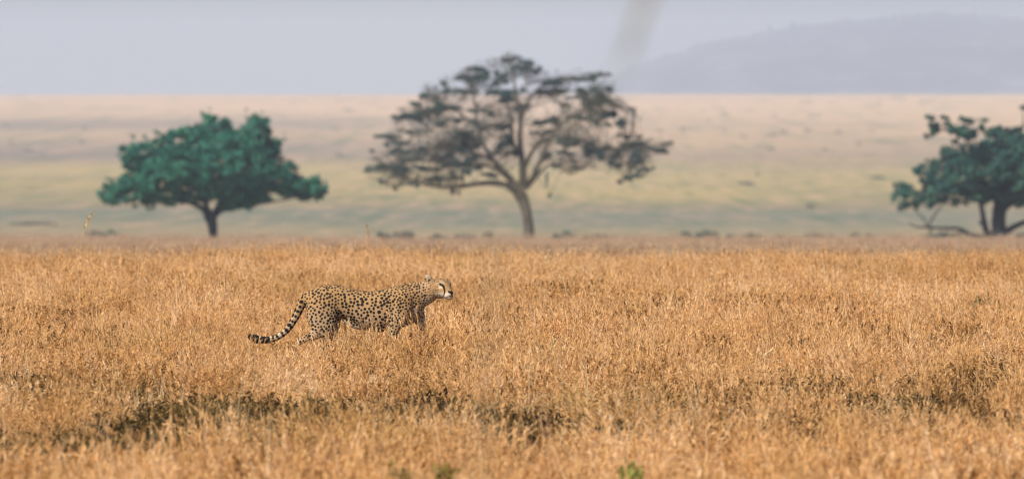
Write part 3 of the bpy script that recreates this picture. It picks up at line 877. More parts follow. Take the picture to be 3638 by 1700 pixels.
    def region(p, h, ih):
        """spacing, spot radius at a skin point"""
        x, y, z = p
        if ih:
            if h[0] > .115: return None
            if h[0] > .03 and h[2] < .0 and h[2] > -.07: return (.0150, .0052)
            if h[2] > .03: return (.0165, .0058)
            return (.019, .0058)
        if x > zx(2000): return (.0215, .0078)
        if x > zx(1900) and z < zz(480): return (.0210, .0070)
        if z < zz(860): return (.0210, .0078)
        if x > zx(1690): return (.0228, .0088)
        if x < zx(1110):
            if z > zz(330): return (.0240, .0094)
            return (.0240, .0094)
        if z > zz(330): return (.0242, .0096)
        return (.0282, .0114)
    order = rng.permutation(n)
    acc, accr, cell = [], [], {}
    cs = 0.045
    for vi in order:
        if ontail[vi] and st[vi] > .02: continue
        if white[vi] > .50 and zx(1100) < P[vi][0] < zx(1420) and P[vi][2] > zz(730): continue
        if white[vi] > .82 and not inhead[vi] and P[vi][2] > zz(760): continue
        if inhead[vi] and H[vi][2] > .060 and abs(H[vi][1]) > .042 and H[vi][0] < .03: continue
        rg = region(P[vi], H[vi], inhead[vi])
        if rg is None: continue
        sp = rg[0] * rng.uniform(.86, .98)
        kx = tuple(np.floor(P[vi] / cs).astype(int))
        ok = True
        for a in (-1, 0, 1):
            for b in (-1, 0, 1):
                for c in (-1, 0, 1):
                    for q in cell.get((kx[0] + a, kx[1] + b, kx[2] + c), ()):
                        if np.dot(acc[q] - P[vi], acc[q] - P[vi]) < sp * sp: ok = False; break
                    if not ok: break
                if not ok: break
            if not ok: break
        if ok:
            cell.setdefault(kx, []).append(len(acc))
            acc.append(P[vi]); accr.append(rg[1] * rng.uniform(.80, 1.20))
    # irregular rows of blotches that become rings along the tail
    q = .085
    tt = ts
    while q < tot - .03:
        i = int(np.argmin(np.abs(seg - q)))
        tg = tt[min(i + 1, len(tt) - 1)] - tt[max(i - 1, 0)]; tg /= np.linalg.norm(tg)
        up = np.cross(tg, (0, 1, 0)); up /= np.linalg.norm(up)
        for ang in np.linspace(0, 2 * math.pi, 6, endpoint=False) + rng.uniform(0, .6):
            rr = .036 - .010 * min(1, q / .4)
            c = tt[i] + up * math.cos(ang) * rr + np.array([0, 1, 0]) * math.sin(ang) * rr + tg * rng.normal(0, .004)
            acc.append(c); accr.append(rng.uniform(.0120, .0165))
        q += rng.uniform(.038, .046)
    acc = np.array(acc); accr = np.array(accr)
    ex = np.clip(rng.normal(0, .13, (len(acc), 3)), -.22, .22) + 1.0                # each blotch a little stretched its own way
    sd = np.full(n, 9.0)
    for s0 in range(0, n, 4000):
        D = (P[s0:s0 + 4000, None] - acc[None]) * ex[None]
        sd[s0:s0 + 4000] = (np.sqrt((D ** 2).sum(-1)) / accr[None]).min(1)
    sd = np.minimum(sd, 3.0)
    # black tail tip bands, white last tuft
    tipb = np.maximum(np.exp(-((st - (tot - .035)) / .050) ** 4), np.exp(-((st - (tot - .135)) / .017) ** 4)) * (dt < .06) * (P[:, 0] < zx(600))
    sd = np.minimum(sd, np.where(tipb > .4, .3, 9))
    tailwhite = ontail * np.clip((st - tot * .45) / .1, 0, 1) * .5
    white = np.maximum(white, tailwhite)

    # ---- face marks: distance to polylines in the head frame
    def pl(pts, r):
        d = np.full(n, 9.0)
        pts = np.asarray(pts, float)
        for a, b in zip(pts[:-1], pts[1:]):
            ab = b - a
            t = np.clip(((H - a) @ ab) / (ab @ ab), 0, 1)
            d = np.minimum(d, np.linalg.norm(H - a - t[:, None] * ab, axis=1))
        return d / r
    for s_ in (-1, 1):
        sd = np.minimum(sd, pl([(.130, s_ * .054, .027), (.141, s_ * .045, .020), (.153, s_ * .036, .010)], .0095))
        sd = np.minimum(sd, pl([(.152, s_ * .036, .008), (.166, s_ * .034, -.018), (.170, s_ * .034, -.040), (.160, s_ * .040, -.066)], .0075))
        sd = np.minimum(sd, pl([(.207, s_ * .010, -.070), (.190, s_ * .026, -.074), (.165, s_ * .038, -.074)], .0030))
        sd = np.minimum(sd, pl([(.004, s_ * .064, .050), (-.004, s_ * .070, .060)], .009))
        sd = np.minimum(sd, pl([(.128, s_ * .018, .056), (.145, s_ * .012, .040)], .0050))
    sd = np.minimum(sd, pl([(.200, -.013, -.037), (.208, 0, -.046), (.200, .013, -.037)], .0115))
    sd = np.minimum(sd, pl([(.214, 0, -.050), (.213, 0, -.064)], .005))
    sd = np.minimum(sd, 3.0)
    eart = inhead * np.clip((H[:, 2] - .070) / .02, 0, 1)
    white = np.clip(np.maximum(white, eart * .8), 0, 1)
    for nm, arr in (('spot', sd), ('pale', white)):
        at = me.attributes.new(nm, 'FLOAT', 'POINT'); at.data.foreach_set('value', arr.astype(np.float32))
    me.polygons.foreach_set('use_smooth', np.ones(len(me.polygons), dtype=bool))

    m = NT('cheetah_coat')
    tc = m.n('ShaderNodeTexCoord').outputs['Object']
    nz_ = m.noise(tc, 260.0, 3.0, 0.6)
    hair = m.noise(m.mapping(tc, (120, 160, 260)), 1.0, 3.0, 0.6)
    base = m.mix(m.noise(tc, 22.0, 3.0), (0.27, 0.150, 0.058), (0.38, 0.232, 0.102))
    base = m.mix(m.attr('pale'), base, (0.54, 0.47, 0.37))
    base = m.mix(0.4, base, m.mix(hair, (0.62, 0.6, 0.58), (1.3, 1.3, 1.3)), 'MULTIPLY')
    f = m.math('ADD', m.attr('spot'), m.math('MULTIPLY_ADD', nz_, 0.5, -0.25))
    msk = m.math('SUBTRACT', 1.0, m.math('MULTIPLY_ADD', f, 3.2, -2.75, clamp=True))
    col = m.mix(msk, base, (0.008, 0.006, 0.005))
    me.materials.clear()
    me.materials.append(m.surf(col, 0.8, 0.12, hair, 0.35, 0.004))
    o = link('cheetah', me, loc=(CX, CY, float(ground_z(CX, CY)) - 0.005))
    tag(o, 'spotted cheetah walking through dry grass, head turned to the right', 'cheetah')
    # eyes
    em = NT('amber_eye')
    p = em.n('ShaderNodeBsdfPrincipled')
    em.set(p, Roughness=0.08)
    geo = em.n('ShaderNodeTexCoord').outputs['Object']
    ln = em.n('ShaderNodeVectorMath', operation='DISTANCE'); em.l(geo, ln.inputs[0]); ln.inputs[1].default_value = (0.0105, 0, 0.001)
    em.l(em.ramp(ln.outputs['Value'], [(0.0, (0.005, 0.004, 0.003)), (0.0050, (0.005, 0.004, 0.003)), (0.0056, (0.10, 0.045, 0.012)), (0.0095, (0.07, 0.03, 0.010)), (0.0105, (0.02, 0.015, 0.01))]), p.inputs['Base Color'])
    em.l(p.outputs[0], em.out.inputs['Surface'])
    for s_ in (-1, 1):
        bm = bmesh.new(); bmesh.ops.create_uvsphere(bm, u_segments=20, v_segments=14, radius=0.0115)
        me2 = bpy.data.meshes.new('eye'); bm.to_mesh(me2); bm.free()
        me2.polygons.foreach_set('use_smooth', np.ones(len(me2.polygons), dtype=bool))
        me2.materials.append(em.m)
        e = link('eye', me2, o, head_w((.1335, s_ * .0370, .019)))
        e.rotation_euler = (0, -PIT, -YAW + s_ * 0.5)
    return o


cheetah = build_cheetah()


# ------------------------------------------------------------------ grass
def grass_mat(name, stops, patch=None, trans=0.35, turn=None):
    m = NT(name)
    tone = m.attr('tone')
    rnd = m.n('ShaderNodeObjectInfo').outputs['Random']
    pos = m.pos()
    big = m.noise(m.mapping(pos, (0.9, 0.35, 0.0)), 1.0, 3.0)
    wide = m.noise(m.mapping(pos, (0.24, 0.075, 0.0)), 1.0, 3.0)
    big = m.math('ADD', big, m.math('MULTIPLY_ADD', wide, 0.8, -0.40))
    t = m.math('ADD', m.math('MULTIPLY', tone, 0.62), m.math('ADD', m.math('MULTIPLY', rnd, 0.26), m.math('MULTIPLY_ADD', big, 0.8, -0.32)), clamp=True)
    col = m.ramp(t, stops)
    if patch:
        g = m.noise(m.mapping(pos, (0.55, 0.16, 0.0)), 1.0, 4.0)
        col = m.mix(m.math('MULTIPLY', m.math('MULTIPLY_ADD', g, 7.0, -4.0, clamp=True), patch[1]), col, patch[0])
    if turn:                                                # haze put into the colour: gold fades to pale with distance
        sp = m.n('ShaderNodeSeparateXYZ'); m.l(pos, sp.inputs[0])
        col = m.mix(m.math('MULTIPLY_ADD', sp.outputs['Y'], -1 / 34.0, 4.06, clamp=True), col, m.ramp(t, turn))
    return m.leaf(col, trans, 0.65, 0.12)


GOLD = grass_mat('golden_grass', [(0.0, (0.085, 0.040, 0.012)), (0.2, (0.36, 0.18, 0.050)), (0.40, (0.66, 0.365, 0.132)), (0.70, (0.82, 0.50, 0.225)), (1.0, (0.92, 0.70, 0.45))], ((0.36, 0.25, 0.05), 0.4), 0.45)
UNDER = grass_mat('herb_with_shade', [(0.0, (0.012, 0.007, 0.003)), (0.34, (0.058, 0.036, 0.010)), (0.68, (0.21, 0.125, 0.033)), (1.0, (0.50, 0.29, 0.09))])  # dark herb tones, deepened to stand in for shade in the hollows
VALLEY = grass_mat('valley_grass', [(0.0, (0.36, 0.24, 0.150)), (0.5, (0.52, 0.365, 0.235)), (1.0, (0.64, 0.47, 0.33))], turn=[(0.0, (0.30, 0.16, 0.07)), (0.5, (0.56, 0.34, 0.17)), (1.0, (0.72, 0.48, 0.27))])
GREENM = grass_mat('green_herb', [(0.0, (0.07, 0.10, 0.012)), (0.5, (0.17, 0.21, 0.03)), (1.0, (0.32, 0.34, 0.08))])
OLIVEH = grass_mat('olive_herb', [(0.0, (0.08, 0.07, 0.012)), (0.5, (0.22, 0.17, 0.035)), (1.0, (0.40, 0.29, 0.08))])
STRAW = grass_mat('straw_stalk', [(0.0, (0.48, 0.31, 0.13)), (0.5, (0.62, 0.44, 0.22)), (1.0, (0.78, 0.60, 0.36))])


class Blades:
    def __init__(s, seed):
        s.r = np.random.default_rng(seed); s.V, s.F4, s.T, s.off = [], [], [], 0

    def strip(s, pts, wid, tone, face=None):
        """flat ribbon along pts"""
        pts = np.asarray(pts, float); n = len(pts)
        t = np.gradient(pts, axis=0); t /= np.linalg.norm(t, axis=1, keepdims=True) + 1e-9
        if face is None: face = s.r.normal(size=3)
        side = np.cross(t, face); side /= np.linalg.norm(side, axis=1, keepdims=True) + 1e-9
        wv = np.asarray(wid)[:, None] * 0.5
        V = np.empty((2 * n, 3)); V[0::2] = pts - side * wv; V[1::2] = pts + side * wv
        i = np.arange(n - 1) * 2 + s.off
        s.F4.append(np.stack([i, i + 1, i + 3, i + 2], -1))
        s.V.append(V); s.T.append(np.full(2 * n, tone) + np.repeat(np.linspace(-.12, .12, n), 2)); s.off += 2 * n

    def stem(s, base, h, lean, bend, w, tone, n=5, az=None):
        az = s.r.uniform(0, 2 * math.pi) if az is None else az
        d = np.array([math.cos(az), math.sin(az), 0])
        u = np.linspace(0, 1, n)
        ang = lean + bend * u
        seg = np.column_stack([np.sin(ang) * d[0], np.sin(ang) * d[1], np.cos(ang)]) * (h / (n - 1))
        p = np.vstack([np.zeros(3), np.cumsum(seg[:-1], axis=0)]) + np.asarray(base)
        s.strip(p, w * (1 - 0.75 * u), tone)
        return p

    def spikes(s, p, k, ln, w, tone, spread=0.6, frm=0.55):
        """little spikelets along the upper part of a stem"""
        n = len(p)
        for i in range(k):
            u = s.r.uniform(frm, 1.0) * (n - 1); j = min(int(u), n - 2); c = p[j] + (p[j + 1] - p[j]) * (u - j)
            t = p[j + 1] - p[j]; t /= np.linalg.norm(t) + 1e-9
            d = t + s.r.normal(0, spread, 3); d /= np.linalg.norm(d)
            q = c + d * ln * s.r.uniform(.6, 1.3)
            s.strip([c, (c + q) / 2, q], [w * .5, w, w * .2], tone + s.r.normal(0, .10))

    def mesh(s, name, mat):
        return mesh_np(name, np.concatenate(s.V), [np.concatenate(s.F4)], mat, {'tone': np.clip(np.concatenate(s.T), 0, 1)})


def v_plume(seed, mat, n=40, h=(.27, .47), r=.10, wind=0.6):
    """a clump of long wispy stems that fan out and nod, most of them to leeward"""
    b = Blades(seed); R = b.r
    t0 = R.normal(.52, .08)
    for i in range(n):
        a = R.uniform(0, 6.28); q = r * math.sqrt(R.uniform())
        base = (q * math.cos(a), q * math.sin(a), -.02)
        tone = np.clip(R.normal(t0, .17), 0, 1)
        hh = R.uniform(*h)
        az = a + R.normal(0, .7) if R.random() > wind else R.normal(0.0, .6)
        p = b.stem(base, hh, abs(R.normal(.26, .26)), abs(R.normal(.75, .6)), R.uniform(.004, .0078), tone, 6, az)
        if R.random() < .7: b.spikes(p, R.integers(5, 11), .032, .0075, np.clip(R.normal(t0 + .10, .16), 0, 1), .35, .6)
    for i in range(n // 2):
        a = R.uniform(0, 6.28); q = r * 1.2 * math.sqrt(R.uniform())
        b.stem((q * math.cos(a), q * math.sin(a), -.02), R.uniform(.10, .24), abs(R.normal(.4, .3)), R.normal(1.0, .6), R.uniform(.005, .009), np.clip(R.normal(.24, .15), 0, 1), 5)
    return b.mesh('plume_tuft', mat)


def v_curl(seed, mat, n=60, h=(.12, .26), r=.14, tone=.4):
    b = Blades(seed); R = b.r
    for i in range(n):
        a = R.uniform(0, 6.28); q = r * math.sqrt(R.uniform())
        p = b.stem((q * math.cos(a), q * math.sin(a), -.02), R.uniform(*h), abs(R.normal(.3, .3)), abs(R.normal(1.4, .8)), R.uniform(.005, .010), np.clip(R.normal(tone, .2), 0, 1), 6)
        if R.random() < .35: b.spikes(p, R.integers(4, 8), .018, .008, np.clip(R.normal(.35, .2), 0, 1), .8, .7)
    return b.mesh('curl_tuft', mat)


def v_heads(seed, mat, n=22, h=(.24, .36), r=.14):
    """stems that carry round brown seed heads"""
    b = Blades(seed); R = b.r
    for i in range(n):
        a = R.uniform(0, 6.28); q = r * math.sqrt(R.uniform())
        p = b.stem((q * math.cos(a), q * math.sin(a), -.02), R.uniform(*h), abs(R.normal(.15, .2)), abs(R.normal(.5, .5)), R.uniform(.003, .005), np.clip(R.normal(.45, .15), 0, 1), 5)
        b.spikes(p, 16, .016, .009, np.clip(R.normal(.10, .14), 0, 1), 1.3, .84)
    for i in range(n * 2):
        a = R.uniform(0, 6.28); q = r * math.sqrt(R.uniform())
        b.stem((q * math.cos(a), q * math.sin(a), -.02), R.uniform(.10, .26), abs(R.normal(.3, .3)), R.normal(.9, .6), R.uniform(.004, .008), np.clip(R.normal(.45, .2), 0, 1), 5)
    return b.mesh('seed_tuft', mat)


def v_tall(seed, mat, n=6, h=(.34, .60), r=.12):
    b = Blades(seed); R = b.r
    for i in range(n):
        a = R.uniform(0, 6.28); q = r * math.sqrt(R.uniform())
        p = b.stem((q * math.cos(a), q * math.sin(a), -.02), R.uniform(*h), abs(R.normal(.15, .15)), R.normal(.25, .35), R.uniform(.006, .009), np.clip(R.normal(.92, .12), 0, 1), 6)
        if R.random() < .6: b.spikes(p, R.integers(5, 12), .022, .006, np.clip(R.normal(.6, .15), 0, 1), .4, .7)
    return b.mesh('tall_tuft', mat)


def v_herb(seed, mat, n=50, h=(.10, .24), r=.15, tone=.4):
    b = Blades(seed); R = b.r
    for i in range(n):
        a = R.uniform(0, 6.28); q = r * math.sqrt(R.uniform())
        p = b.stem((q * math.cos(a), q * math.sin(a), -.02), R.uniform(*h), abs(R.normal(.3, .3)), R.normal(.7, .6), R.uniform(.004, .009), np.clip(R.normal(tone, .2), 0, 1), 5)
        b.spikes(p, 6, .030, .013, np.clip(R.normal(tone, .2), 0, 1), 1.1, .3)
    return b.mesh('herb_tuft', mat)


def scatter(name, label, variants, pts, rz, tilt, taz, sc, idx):
    n = len(pts)
    me = bpy.data.meshes.new(name + '_points')
    me.vertices.add(n); me.vertices.foreach_set('co', np.asarray(pts, np.float32).ravel())
    rot = np.column_stack([tilt * np.cos(taz), tilt * np.sin(taz), rz])
    a = me.attributes.new('rot', 'FLOAT_VECTOR', 'POINT'); a.data.foreach_set('vector', rot.astype(np.float32).ravel())
    a = me.attributes.new('scl', 'FLOAT', 'POINT'); a.data.foreach_set('value', np.asarray(sc, np.float32))
    a = me.attributes.new('kindex', 'INT', 'POINT'); a.data.foreach_set('value', np.asarray(idx, np.int32))
    o = link(name, me)
    tag(o, label, kind='stuff')
    ng = bpy.data.node_groups.new(name + '_nodes', 'GeometryNodeTree')
    ng.interface.new_socket('Geometry', in_out='INPUT', socket_type='NodeSocketGeometry')
    ng.interface.new_socket('Geometry', in_out='OUTPUT', socket_type='NodeSocketGeometry')
    N = ng.nodes
    gi, go, jn = N.new('NodeGroupInput'), N.new('NodeGroupOutput'), N.new('GeometryNodeJoinGeometry')

    def named(nm, ty):
        nd = N.new('GeometryNodeInputNamedAttribute'); nd.data_type = ty; nd.inputs['Name'].default_value = nm
        return nd.outputs[0]
    r_, s_, k_ = named('rot', 'FLOAT_VECTOR'), named('scl', 'FLOAT'), named('kindex', 'INT')
    er = N.new('FunctionNodeEulerToRotation'); ng.links.new(r_, er.inputs[0])
    for i, vme in enumerate(variants):
        src = bpy.data.objects.new(name + '_tuft', vme)
        oi = N.new('GeometryNodeObjectInfo'); oi.inputs['Object'].default_value = src; oi.inputs['As Instance'].default_value = True
        cp = N.new('FunctionNodeCompare'); cp.data_type = 'INT'; cp.operation = 'EQUAL'
        ng.links.new(k_, cp.inputs[2]); cp.inputs[3].default_value = i
        ip = N.new('GeometryNodeInstanceOnPoints')
        ng.links.new(gi.outputs[0], ip.inputs['Points']); ng.links.new(cp.outputs[0], ip.inputs['Selection'])
        ng.links.new(oi.outputs['Geometry'], ip.inputs['Instance']); ng.links.new(er.outputs[0], ip.inputs['Rotation']); ng.links.new(s_, ip.inputs['Scale'])
        ng.links.new(ip.outputs[0], jn.inputs[0])
    ng.links.new(jn.outputs[0], go.inputs[0])
    md = o.modifiers.new('scatter', 'NODES'); md.node_group = ng
    return o


# hollows where the grass is trampled and dark herbs show, coloured darker for shade: centre x, y, half sizes
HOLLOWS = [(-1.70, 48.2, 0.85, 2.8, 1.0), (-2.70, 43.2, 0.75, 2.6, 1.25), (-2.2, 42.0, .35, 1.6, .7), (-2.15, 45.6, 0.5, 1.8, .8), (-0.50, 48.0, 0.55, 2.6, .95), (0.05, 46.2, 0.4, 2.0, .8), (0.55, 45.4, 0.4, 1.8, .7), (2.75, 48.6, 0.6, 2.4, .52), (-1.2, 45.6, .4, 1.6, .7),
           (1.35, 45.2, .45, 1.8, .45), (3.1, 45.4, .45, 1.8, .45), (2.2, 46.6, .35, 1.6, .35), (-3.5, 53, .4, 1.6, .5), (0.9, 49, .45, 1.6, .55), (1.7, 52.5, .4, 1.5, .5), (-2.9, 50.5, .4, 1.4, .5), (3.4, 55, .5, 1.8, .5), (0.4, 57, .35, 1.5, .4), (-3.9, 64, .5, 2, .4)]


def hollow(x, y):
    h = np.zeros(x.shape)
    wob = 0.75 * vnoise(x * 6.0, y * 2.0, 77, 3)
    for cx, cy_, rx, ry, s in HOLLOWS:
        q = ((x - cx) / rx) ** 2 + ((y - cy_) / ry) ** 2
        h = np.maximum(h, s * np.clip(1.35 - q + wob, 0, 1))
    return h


def field(n, y0, y1, half=0.082, pad=1.2):
    u = RNG.uniform(0, 1, n)
    y = np.sqrt(y0 ** 2 + u * (y1 ** 2 - y0 ** 2))
    x = RNG.uniform(-1, 1, n) * (y * half + pad)
    return x, y


def grow_near():
    x, y = field(49000, 32.5, 138)
    h = hollow(x, y)
    clump = vnoise(x * 9.0, y * 5.0, 61, 2) + 0.6 * vnoise(x * 2.6, y * 1.0, 62, 3)
    keep = (RNG.uniform(0, 1, len(x)) > h * 0.93) & (RNG.uniform(0, 1, len(x)) < np.clip(0.62 + 0.75 * clump, 0.10, 1) * np.clip((118 - y) / 16, 0, 1))
    keep &= ~((np.abs(x - CX) < .62) & (np.abs(y - CY) < .13) & (RNG.uniform(0, 1, len(x)) < .5))
    x, y, h = x[keep], y[keep], h[keep]
    n = len(x)
    z = ground_z(x, y)
    hn = vnoise(x * 1.4, y * 0.55, 31, 3)
    sc = 0.92 + 0.24 * hn + 0.10 * np.clip(clump[keep], -1, 1) + RNG.normal(0, .08, n)
    nearc = np.exp(-(((x - CX + .80) / .42) ** 2)) * np.exp(-((y - 58.2) / 2.6) ** 2)
    sc *= 1 - 0.20 * nearc
    bodyc = np.exp(-(((x - CX - .30) / .55) ** 4)) * np.exp(-((y - 58.4) / 1.6) ** 2)
    sc *= 1 + 0.03 * bodyc + 0.13 * np.exp(-(((x - CX - .47) / .14) ** 2)) * np.exp(-((y - 58.6) / 1.4) ** 2)
    sc *= 1 - 0.35 * h
    sc *= 1 + 0.15 * np.clip((45 - y) / 3, 0, 1)
    sc = np.clip(sc, .5, 1.45)
    p = np.array([.17, .17, .14, .11, .10, .11, .09, .11])
    idx = RNG.choice(8, n, p=p)
    seedy = vnoise(x * 0.9 + 5, y * 0.4, 37, 3)
    idx = np.where((seedy > .45) & (RNG.uniform(0, 1, n) < .5), RNG.choice([5, 6], n), idx)
    idx = np.where((idx == 7) & (nearc > .15), 3, idx)
    scatter('dry_grass', 'tall dry golden grass covering the near plain around the cheetah',
            [v_plume(1, GOLD), v_plume(2, GOLD), v_plume(3, GOLD, h=(.20, .36)), v_curl(4, GOLD), v_curl(5, GOLD, tone=.5), v_heads(6, GOLD), v_heads(7, GOLD, 16), v_tall(8, GOLD)],
            np.column_stack([x, y, z]), RNG.uniform(0, 6.28, n), np.abs(RNG.normal(0, .12, n)), RNG.uniform(0, 6.28, n), sc, idx)
    # dark herbs, shade put into their colour, low in the hollows and thinly everywhere
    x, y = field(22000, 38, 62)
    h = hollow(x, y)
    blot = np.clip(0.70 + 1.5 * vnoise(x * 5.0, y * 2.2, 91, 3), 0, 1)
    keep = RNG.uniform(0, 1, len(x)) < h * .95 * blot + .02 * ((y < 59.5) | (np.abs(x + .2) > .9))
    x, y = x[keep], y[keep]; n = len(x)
    scatter('undergrowth', 'dark olive herbs and dead leaves in the trampled hollows, coloured darker for the shade there', [v_herb(21, UNDER), v_herb(22, UNDER, h=(.08, .30)), v_curl(23, UNDER)],
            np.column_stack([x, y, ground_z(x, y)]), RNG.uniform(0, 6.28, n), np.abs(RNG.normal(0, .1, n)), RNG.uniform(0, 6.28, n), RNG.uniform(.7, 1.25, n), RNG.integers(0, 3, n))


def grow_valley():
    x, y = field(36000, 99, 352, .085, 3.0)
    n = len(x)
    dens = vnoise(x * .12, y * .035, 55, 3)
    keep = RNG.uniform(0, 1, n) < np.clip(.75 + .5 * dens, .15, 1) * np.clip((352 - y) / 110, .04, 1) * np.clip((y - 98) / 15, 0, 1)
    x, y = x[keep], y[keep]; n = len(x)
    scatter('valley_grass', 'grass on the slope down to the trees, coloured pale pink for haze', [v_plume(31, VALLEY, n=30, r=.22), v_curl(32, VALLEY, n=40, r=.24), v_heads(33, VALLEY, r=.2)],
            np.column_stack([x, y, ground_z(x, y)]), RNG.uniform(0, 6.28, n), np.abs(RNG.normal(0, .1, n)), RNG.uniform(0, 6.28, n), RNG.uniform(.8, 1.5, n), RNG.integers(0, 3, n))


grow_near()
grow_valley()


# ------------------------------------------------------------------ single plants that stand out
def ground_d(px, py, zt):
    """distance at which height zt above the near ground shows on photo row py"""
    return (CAM_H - zt) * FPX / (py - 338)


def green_plant(px, py, d, w_, h_, label, seed, mat=None, ln=1.0):
    x, _ = px2w(px, py, d)
    b = Blades(seed); R = b.r
    for i in range(40):
        a = R.uniform(0, 6.28); q = w_ * .4 * math.sqrt(R.uniform())
        p = b.stem((q * math.cos(a), q * math.sin(a), -.02), h_ * R.uniform(.6, 1.05), abs(R.normal(.2, .15)) * ln, R.normal(.3, .3) * ln, .005, np.clip(R.normal(.4, .15), 0, 1), 5)
        b.spikes(p, 9, .040, .020, np.clip(R.normal(.5, .2), 0, 1), 1.0, .45)
    o = link('green_herb', b.mesh('green_herb', mat or GREENM), loc=(x, d, float(ground_z(x, d))))
    tag(o, label, 'plant', 'green herbs among the dry grass')


green_plant(2255, 1660, 37.6, .06, .405, 'bright green blurred sprig in the grass at the bottom of the picture', 61, None, .3)
green_plant(1425, 1640, 37.3, .06, .415, 'olive green tuft at the bottom below the head of the cheetah', 62, OLIVEH, .3)
green_plant(1585, 1650, 37.2, .06, .42, 'olive tuft at the bottom left of the bright green sprig', 63, OLIVEH, .3)
green_plant(3500, 1075, 72.0, .22, .34, 'low yellow green plant in the grass at the right edge', 64, OLIVEH)
green_plant(755, 1075, 71.0, .14, .36, 'small olive plant in the grass above the tail of the cheetah', 65, OLIVEH)
green_plant(2850, 1190, 60.0, .10, .34, 'small dark herb standing alone in the grass right of centre', 66, UNDER)


def stalk(name, label, px, d, pts, w_, mat, seed, head=0, group=None, cat='grass stalk', headtone=.5, hl=.03, hw=.01):
    """pts: metres relative to the foot, (x, z) or (x, y, z)"""
    x = (px - 1819) / FPX * d
    b = Blades(seed)
    P = np.array([(p[0], 0, p[1]) if len(p) == 2 else p for p in pts], float)
    n = 16
    p = spline(P, n)
    u = np.linspace(0, 1, n)
    V, F = tube_np([(p, w_ * .5 * (1 - .6 * u))], 6)
    o = link(name, mesh_np(name, V, F, mat, {'tone': np.full(len(V), .5)}), loc=(x, d, float(ground_z(x, d))))
    tag(o, label, cat, group)
    if head:
        b.strip(p[11:], np.full(len(p) - 11, hw * .6), headtone)
        b.spikes(p, max(head, 10), hl, hw, headtone, .45, .72)
        link('seed_head', b.mesh('seed_head', mat), o)
    return o


SG = 'pale straw stalks standing above the grass'
stalk('straw_stalk', 'pale straw stalk leaning right with a feathery tip, right of centre', 2560, 54, [(0, 0), (.10, .20), (.28, .33), (.36, .40)], .008, STRAW, 71, 18, SG, headtone=.7)
stalk('straw_stalk', 'pale straw stalk bent low to the right beside the feathery one', 2570, 54.3, [(0, 0), (.12, .22), (.30, .30), (.45, .31)], .008, STRAW, 72, 12, SG, headtone=.7)
stalk('straw_stalk', 'arched straw stalk bending over a dark hollow at centre bottom', 1860, 47.4, [(0, 0), (.03, .24), (.13, .335), (.20, .30), (.22, .22)], .008, STRAW, 73, 0, SG)
stalk('straw_stalk', 'long low arched straw stalk right of the centre bottom hollow', 2190, 47.6, [(0, 0), (.05, .25), (.18, .31), (.30, .28), (.34, .21)], .008, STRAW, 74, 0, SG)
stalk('straw_stalk', 'straight pale straw stalk leaning right above the centre bottom hollow', 1905, 53.5, [(0, 0), (.05, .22), (.13, .48)], .006, STRAW, 75, 6, SG, headtone=.7)
stalk('straw_stalk', 'slender straw stalk upright in front of the belly of the cheetah', 1298, 58.9, [(0, 0), (.005, .25), (.012, .47)], .006, STRAW, 76, 8, SG, headtone=.7, hl=.018, hw=.005)
stalk('straw_stalk', 'short straw stalk leaning right in front of the elbow of the cheetah', 1322, 58.8, [(0, 0), (.015, .2), (.035, .38)], .006, STRAW, 77, 6, SG, headtone=.7, hl=.018, hw=.005)
stalk('straw_stalk', 'thick straw stalk leaning across the dark hollow at lower left', 985, 46.5, [(0, 0), (.08, .22), (.22, .42)], .008, STRAW, 78, 6, SG, headtone=.7)
stalk('straw_stalk', 'upright straw stalk over the left end of the dark hollow', 845, 47.0, [(0, 0), (.0, .25), (.03, .47)], .008, STRAW, 79, 10, SG, headtone=.7)
stalk('straw_stalk', 'pale straw stalk curved left at the far left edge of the grass', 25, 48.5, [(0, 0), (-.05, .2), (.05, .36)], .010, STRAW, 80, 0, SG)
stalk('seed_stalk', 'slender seed stalk with golden husks rising above the grass at far left', 283, 78, [(0, 0), (-.01, .45), (.03, .80), (.13, 1.02)], .007, STRAW, 81, 26, None, headtone=.25, hl=.035, hw=.018)
stalk('seed_stalk', 'tall faint seed stalk at the crest left of the blurred trunk', 1310, 108, [(0, 0), (.0, .4), (-.02, .75)], .010, GOLD, 82, 14, None, headtone=.35, hl=.05, hw=.02)
stalk('seed_stalk', 'pale leaning stalk at the crest below the thorn tree', 1790, 84, [(0, 0), (.02, .3), (.10, .50)], .012, STRAW, 83, 8, None, headtone=.6, hl=.04, hw=.014)
stalk('seed_stalk', 'pale upright stalk at the crest just right of the leaning one', 1920, 84, [(0, 0), (.02, .35), (.10, .60)], .012, STRAW, 84, 8, None, headtone=.6, hl=.04, hw=.014)


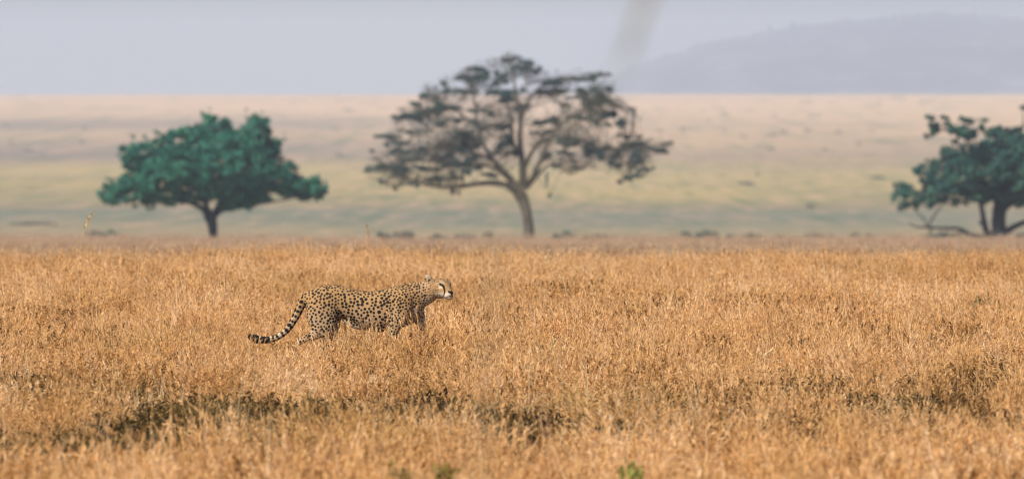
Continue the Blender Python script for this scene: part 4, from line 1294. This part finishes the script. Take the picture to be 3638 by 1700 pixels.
def twig_plant(px, d):
    """bare dark branching weed in front of the cheetah's hind feet"""
    rng = np.random.default_rng(9)
    x = (px - 1819) / FPX * d
    k = KZ * d / 60
    # enlarged-view px: foot (950,1100)
    def q(pts): return spline(np.array([((a - 950) * k, 0.03 * math.sin(a * .05), 0.125 + (1205 - b) * k) for a, b in pts]), 9)
    paths = [(q([(950, 1390), (952, 1080), (948, 960), (930, 880), (918, 800)]), np.linspace(.0045, .002, 9)), (q([(950, 1000), (915, 930), (870, 890), (835, 860)]), np.linspace(.003, .0015, 9)),
             (q([(950, 1020), (985, 930), (1010, 880), (1020, 830)]), np.linspace(.003, .0015, 9)), (q([(960, 1120), (1040, 1010), (1065, 900), (1070, 800)]), np.linspace(.0035, .0016, 9)),
             (q([(1000, 900), (1040, 860), (1060, 830)]), np.linspace(.002, .0012, 9)), (q([(940, 930), (960, 880), (975, 850)]), np.linspace(.002, .0012, 9)), (q([(890, 905), (895, 860), (885, 830)]), np.linspace(.002, .0012, 9))]
    V, F = tube_np(paths, 6)
    m = NT('dark_twig')
    c = m.ramp(m.noise(m.pos(), 30.0), [(0.3, (0.05, 0.025, 0.012)), (0.7, (0.11, 0.06, 0.03))])
    o = link('dry_weed', mesh_np('dry_weed', V, F, m.surf(c)), loc=(x, d, float(ground_z(x, d))))
    tag(o, 'bare dark branching weed in front of the hind legs of the cheetah', 'weed')


twig_plant(1157, 57.0)

# reed stalk close to the viewer, far out of focus: rises across the thorn tree, its plume at the top of the frame
def near_reed():
    d = 9.6
    pts = []
    for px, py in ((1700, 1900), (1740, 1100), (1790, 800), (1930, 560), (2090, 390), (2200, 240), (2262, 90), (2300, -30), (2330, -110)):
        X, Z = px2w(px, py, d); pts.append((X, d + (py - 300) * .00008, Z))
    pts = [(pts[0][0] - .02, d + .12, 0.0), (pts[0][0] - .01, d + .12, 0.9)] + pts
    P = spline(np.array(pts), 60)
    base = P[0].copy()
    u = np.linspace(0, 1, 60)
    b = Blades(99)
    V, F = tube_np([(P - base, .0024 - .0012 * u)], 6)
    m = grass_mat('reed', [(0.0, (0.20, 0.18, 0.13)), (0.5, (0.42, 0.40, 0.29)), (1.0, (0.58, 0.54, 0.40))])
    o = link('near_reed', mesh_np('near_reed', V, F, m, {'tone': np.full(len(V), .5)}), loc=base)
    tag(o, 'blurred pale reed stalk close to the viewer crossing in front of the thorn tree', 'reed')
    q = P - base
    # slim leaf sheath along the upper stalk and a loose plume above it
    b.spikes(q, 130, .030, .0034, .6, .20, .70)
    b.spikes(q[50:], 60, .018, .005, .35, .5, .55)
    link('plume', b.mesh('plume', m), o)


near_reed()
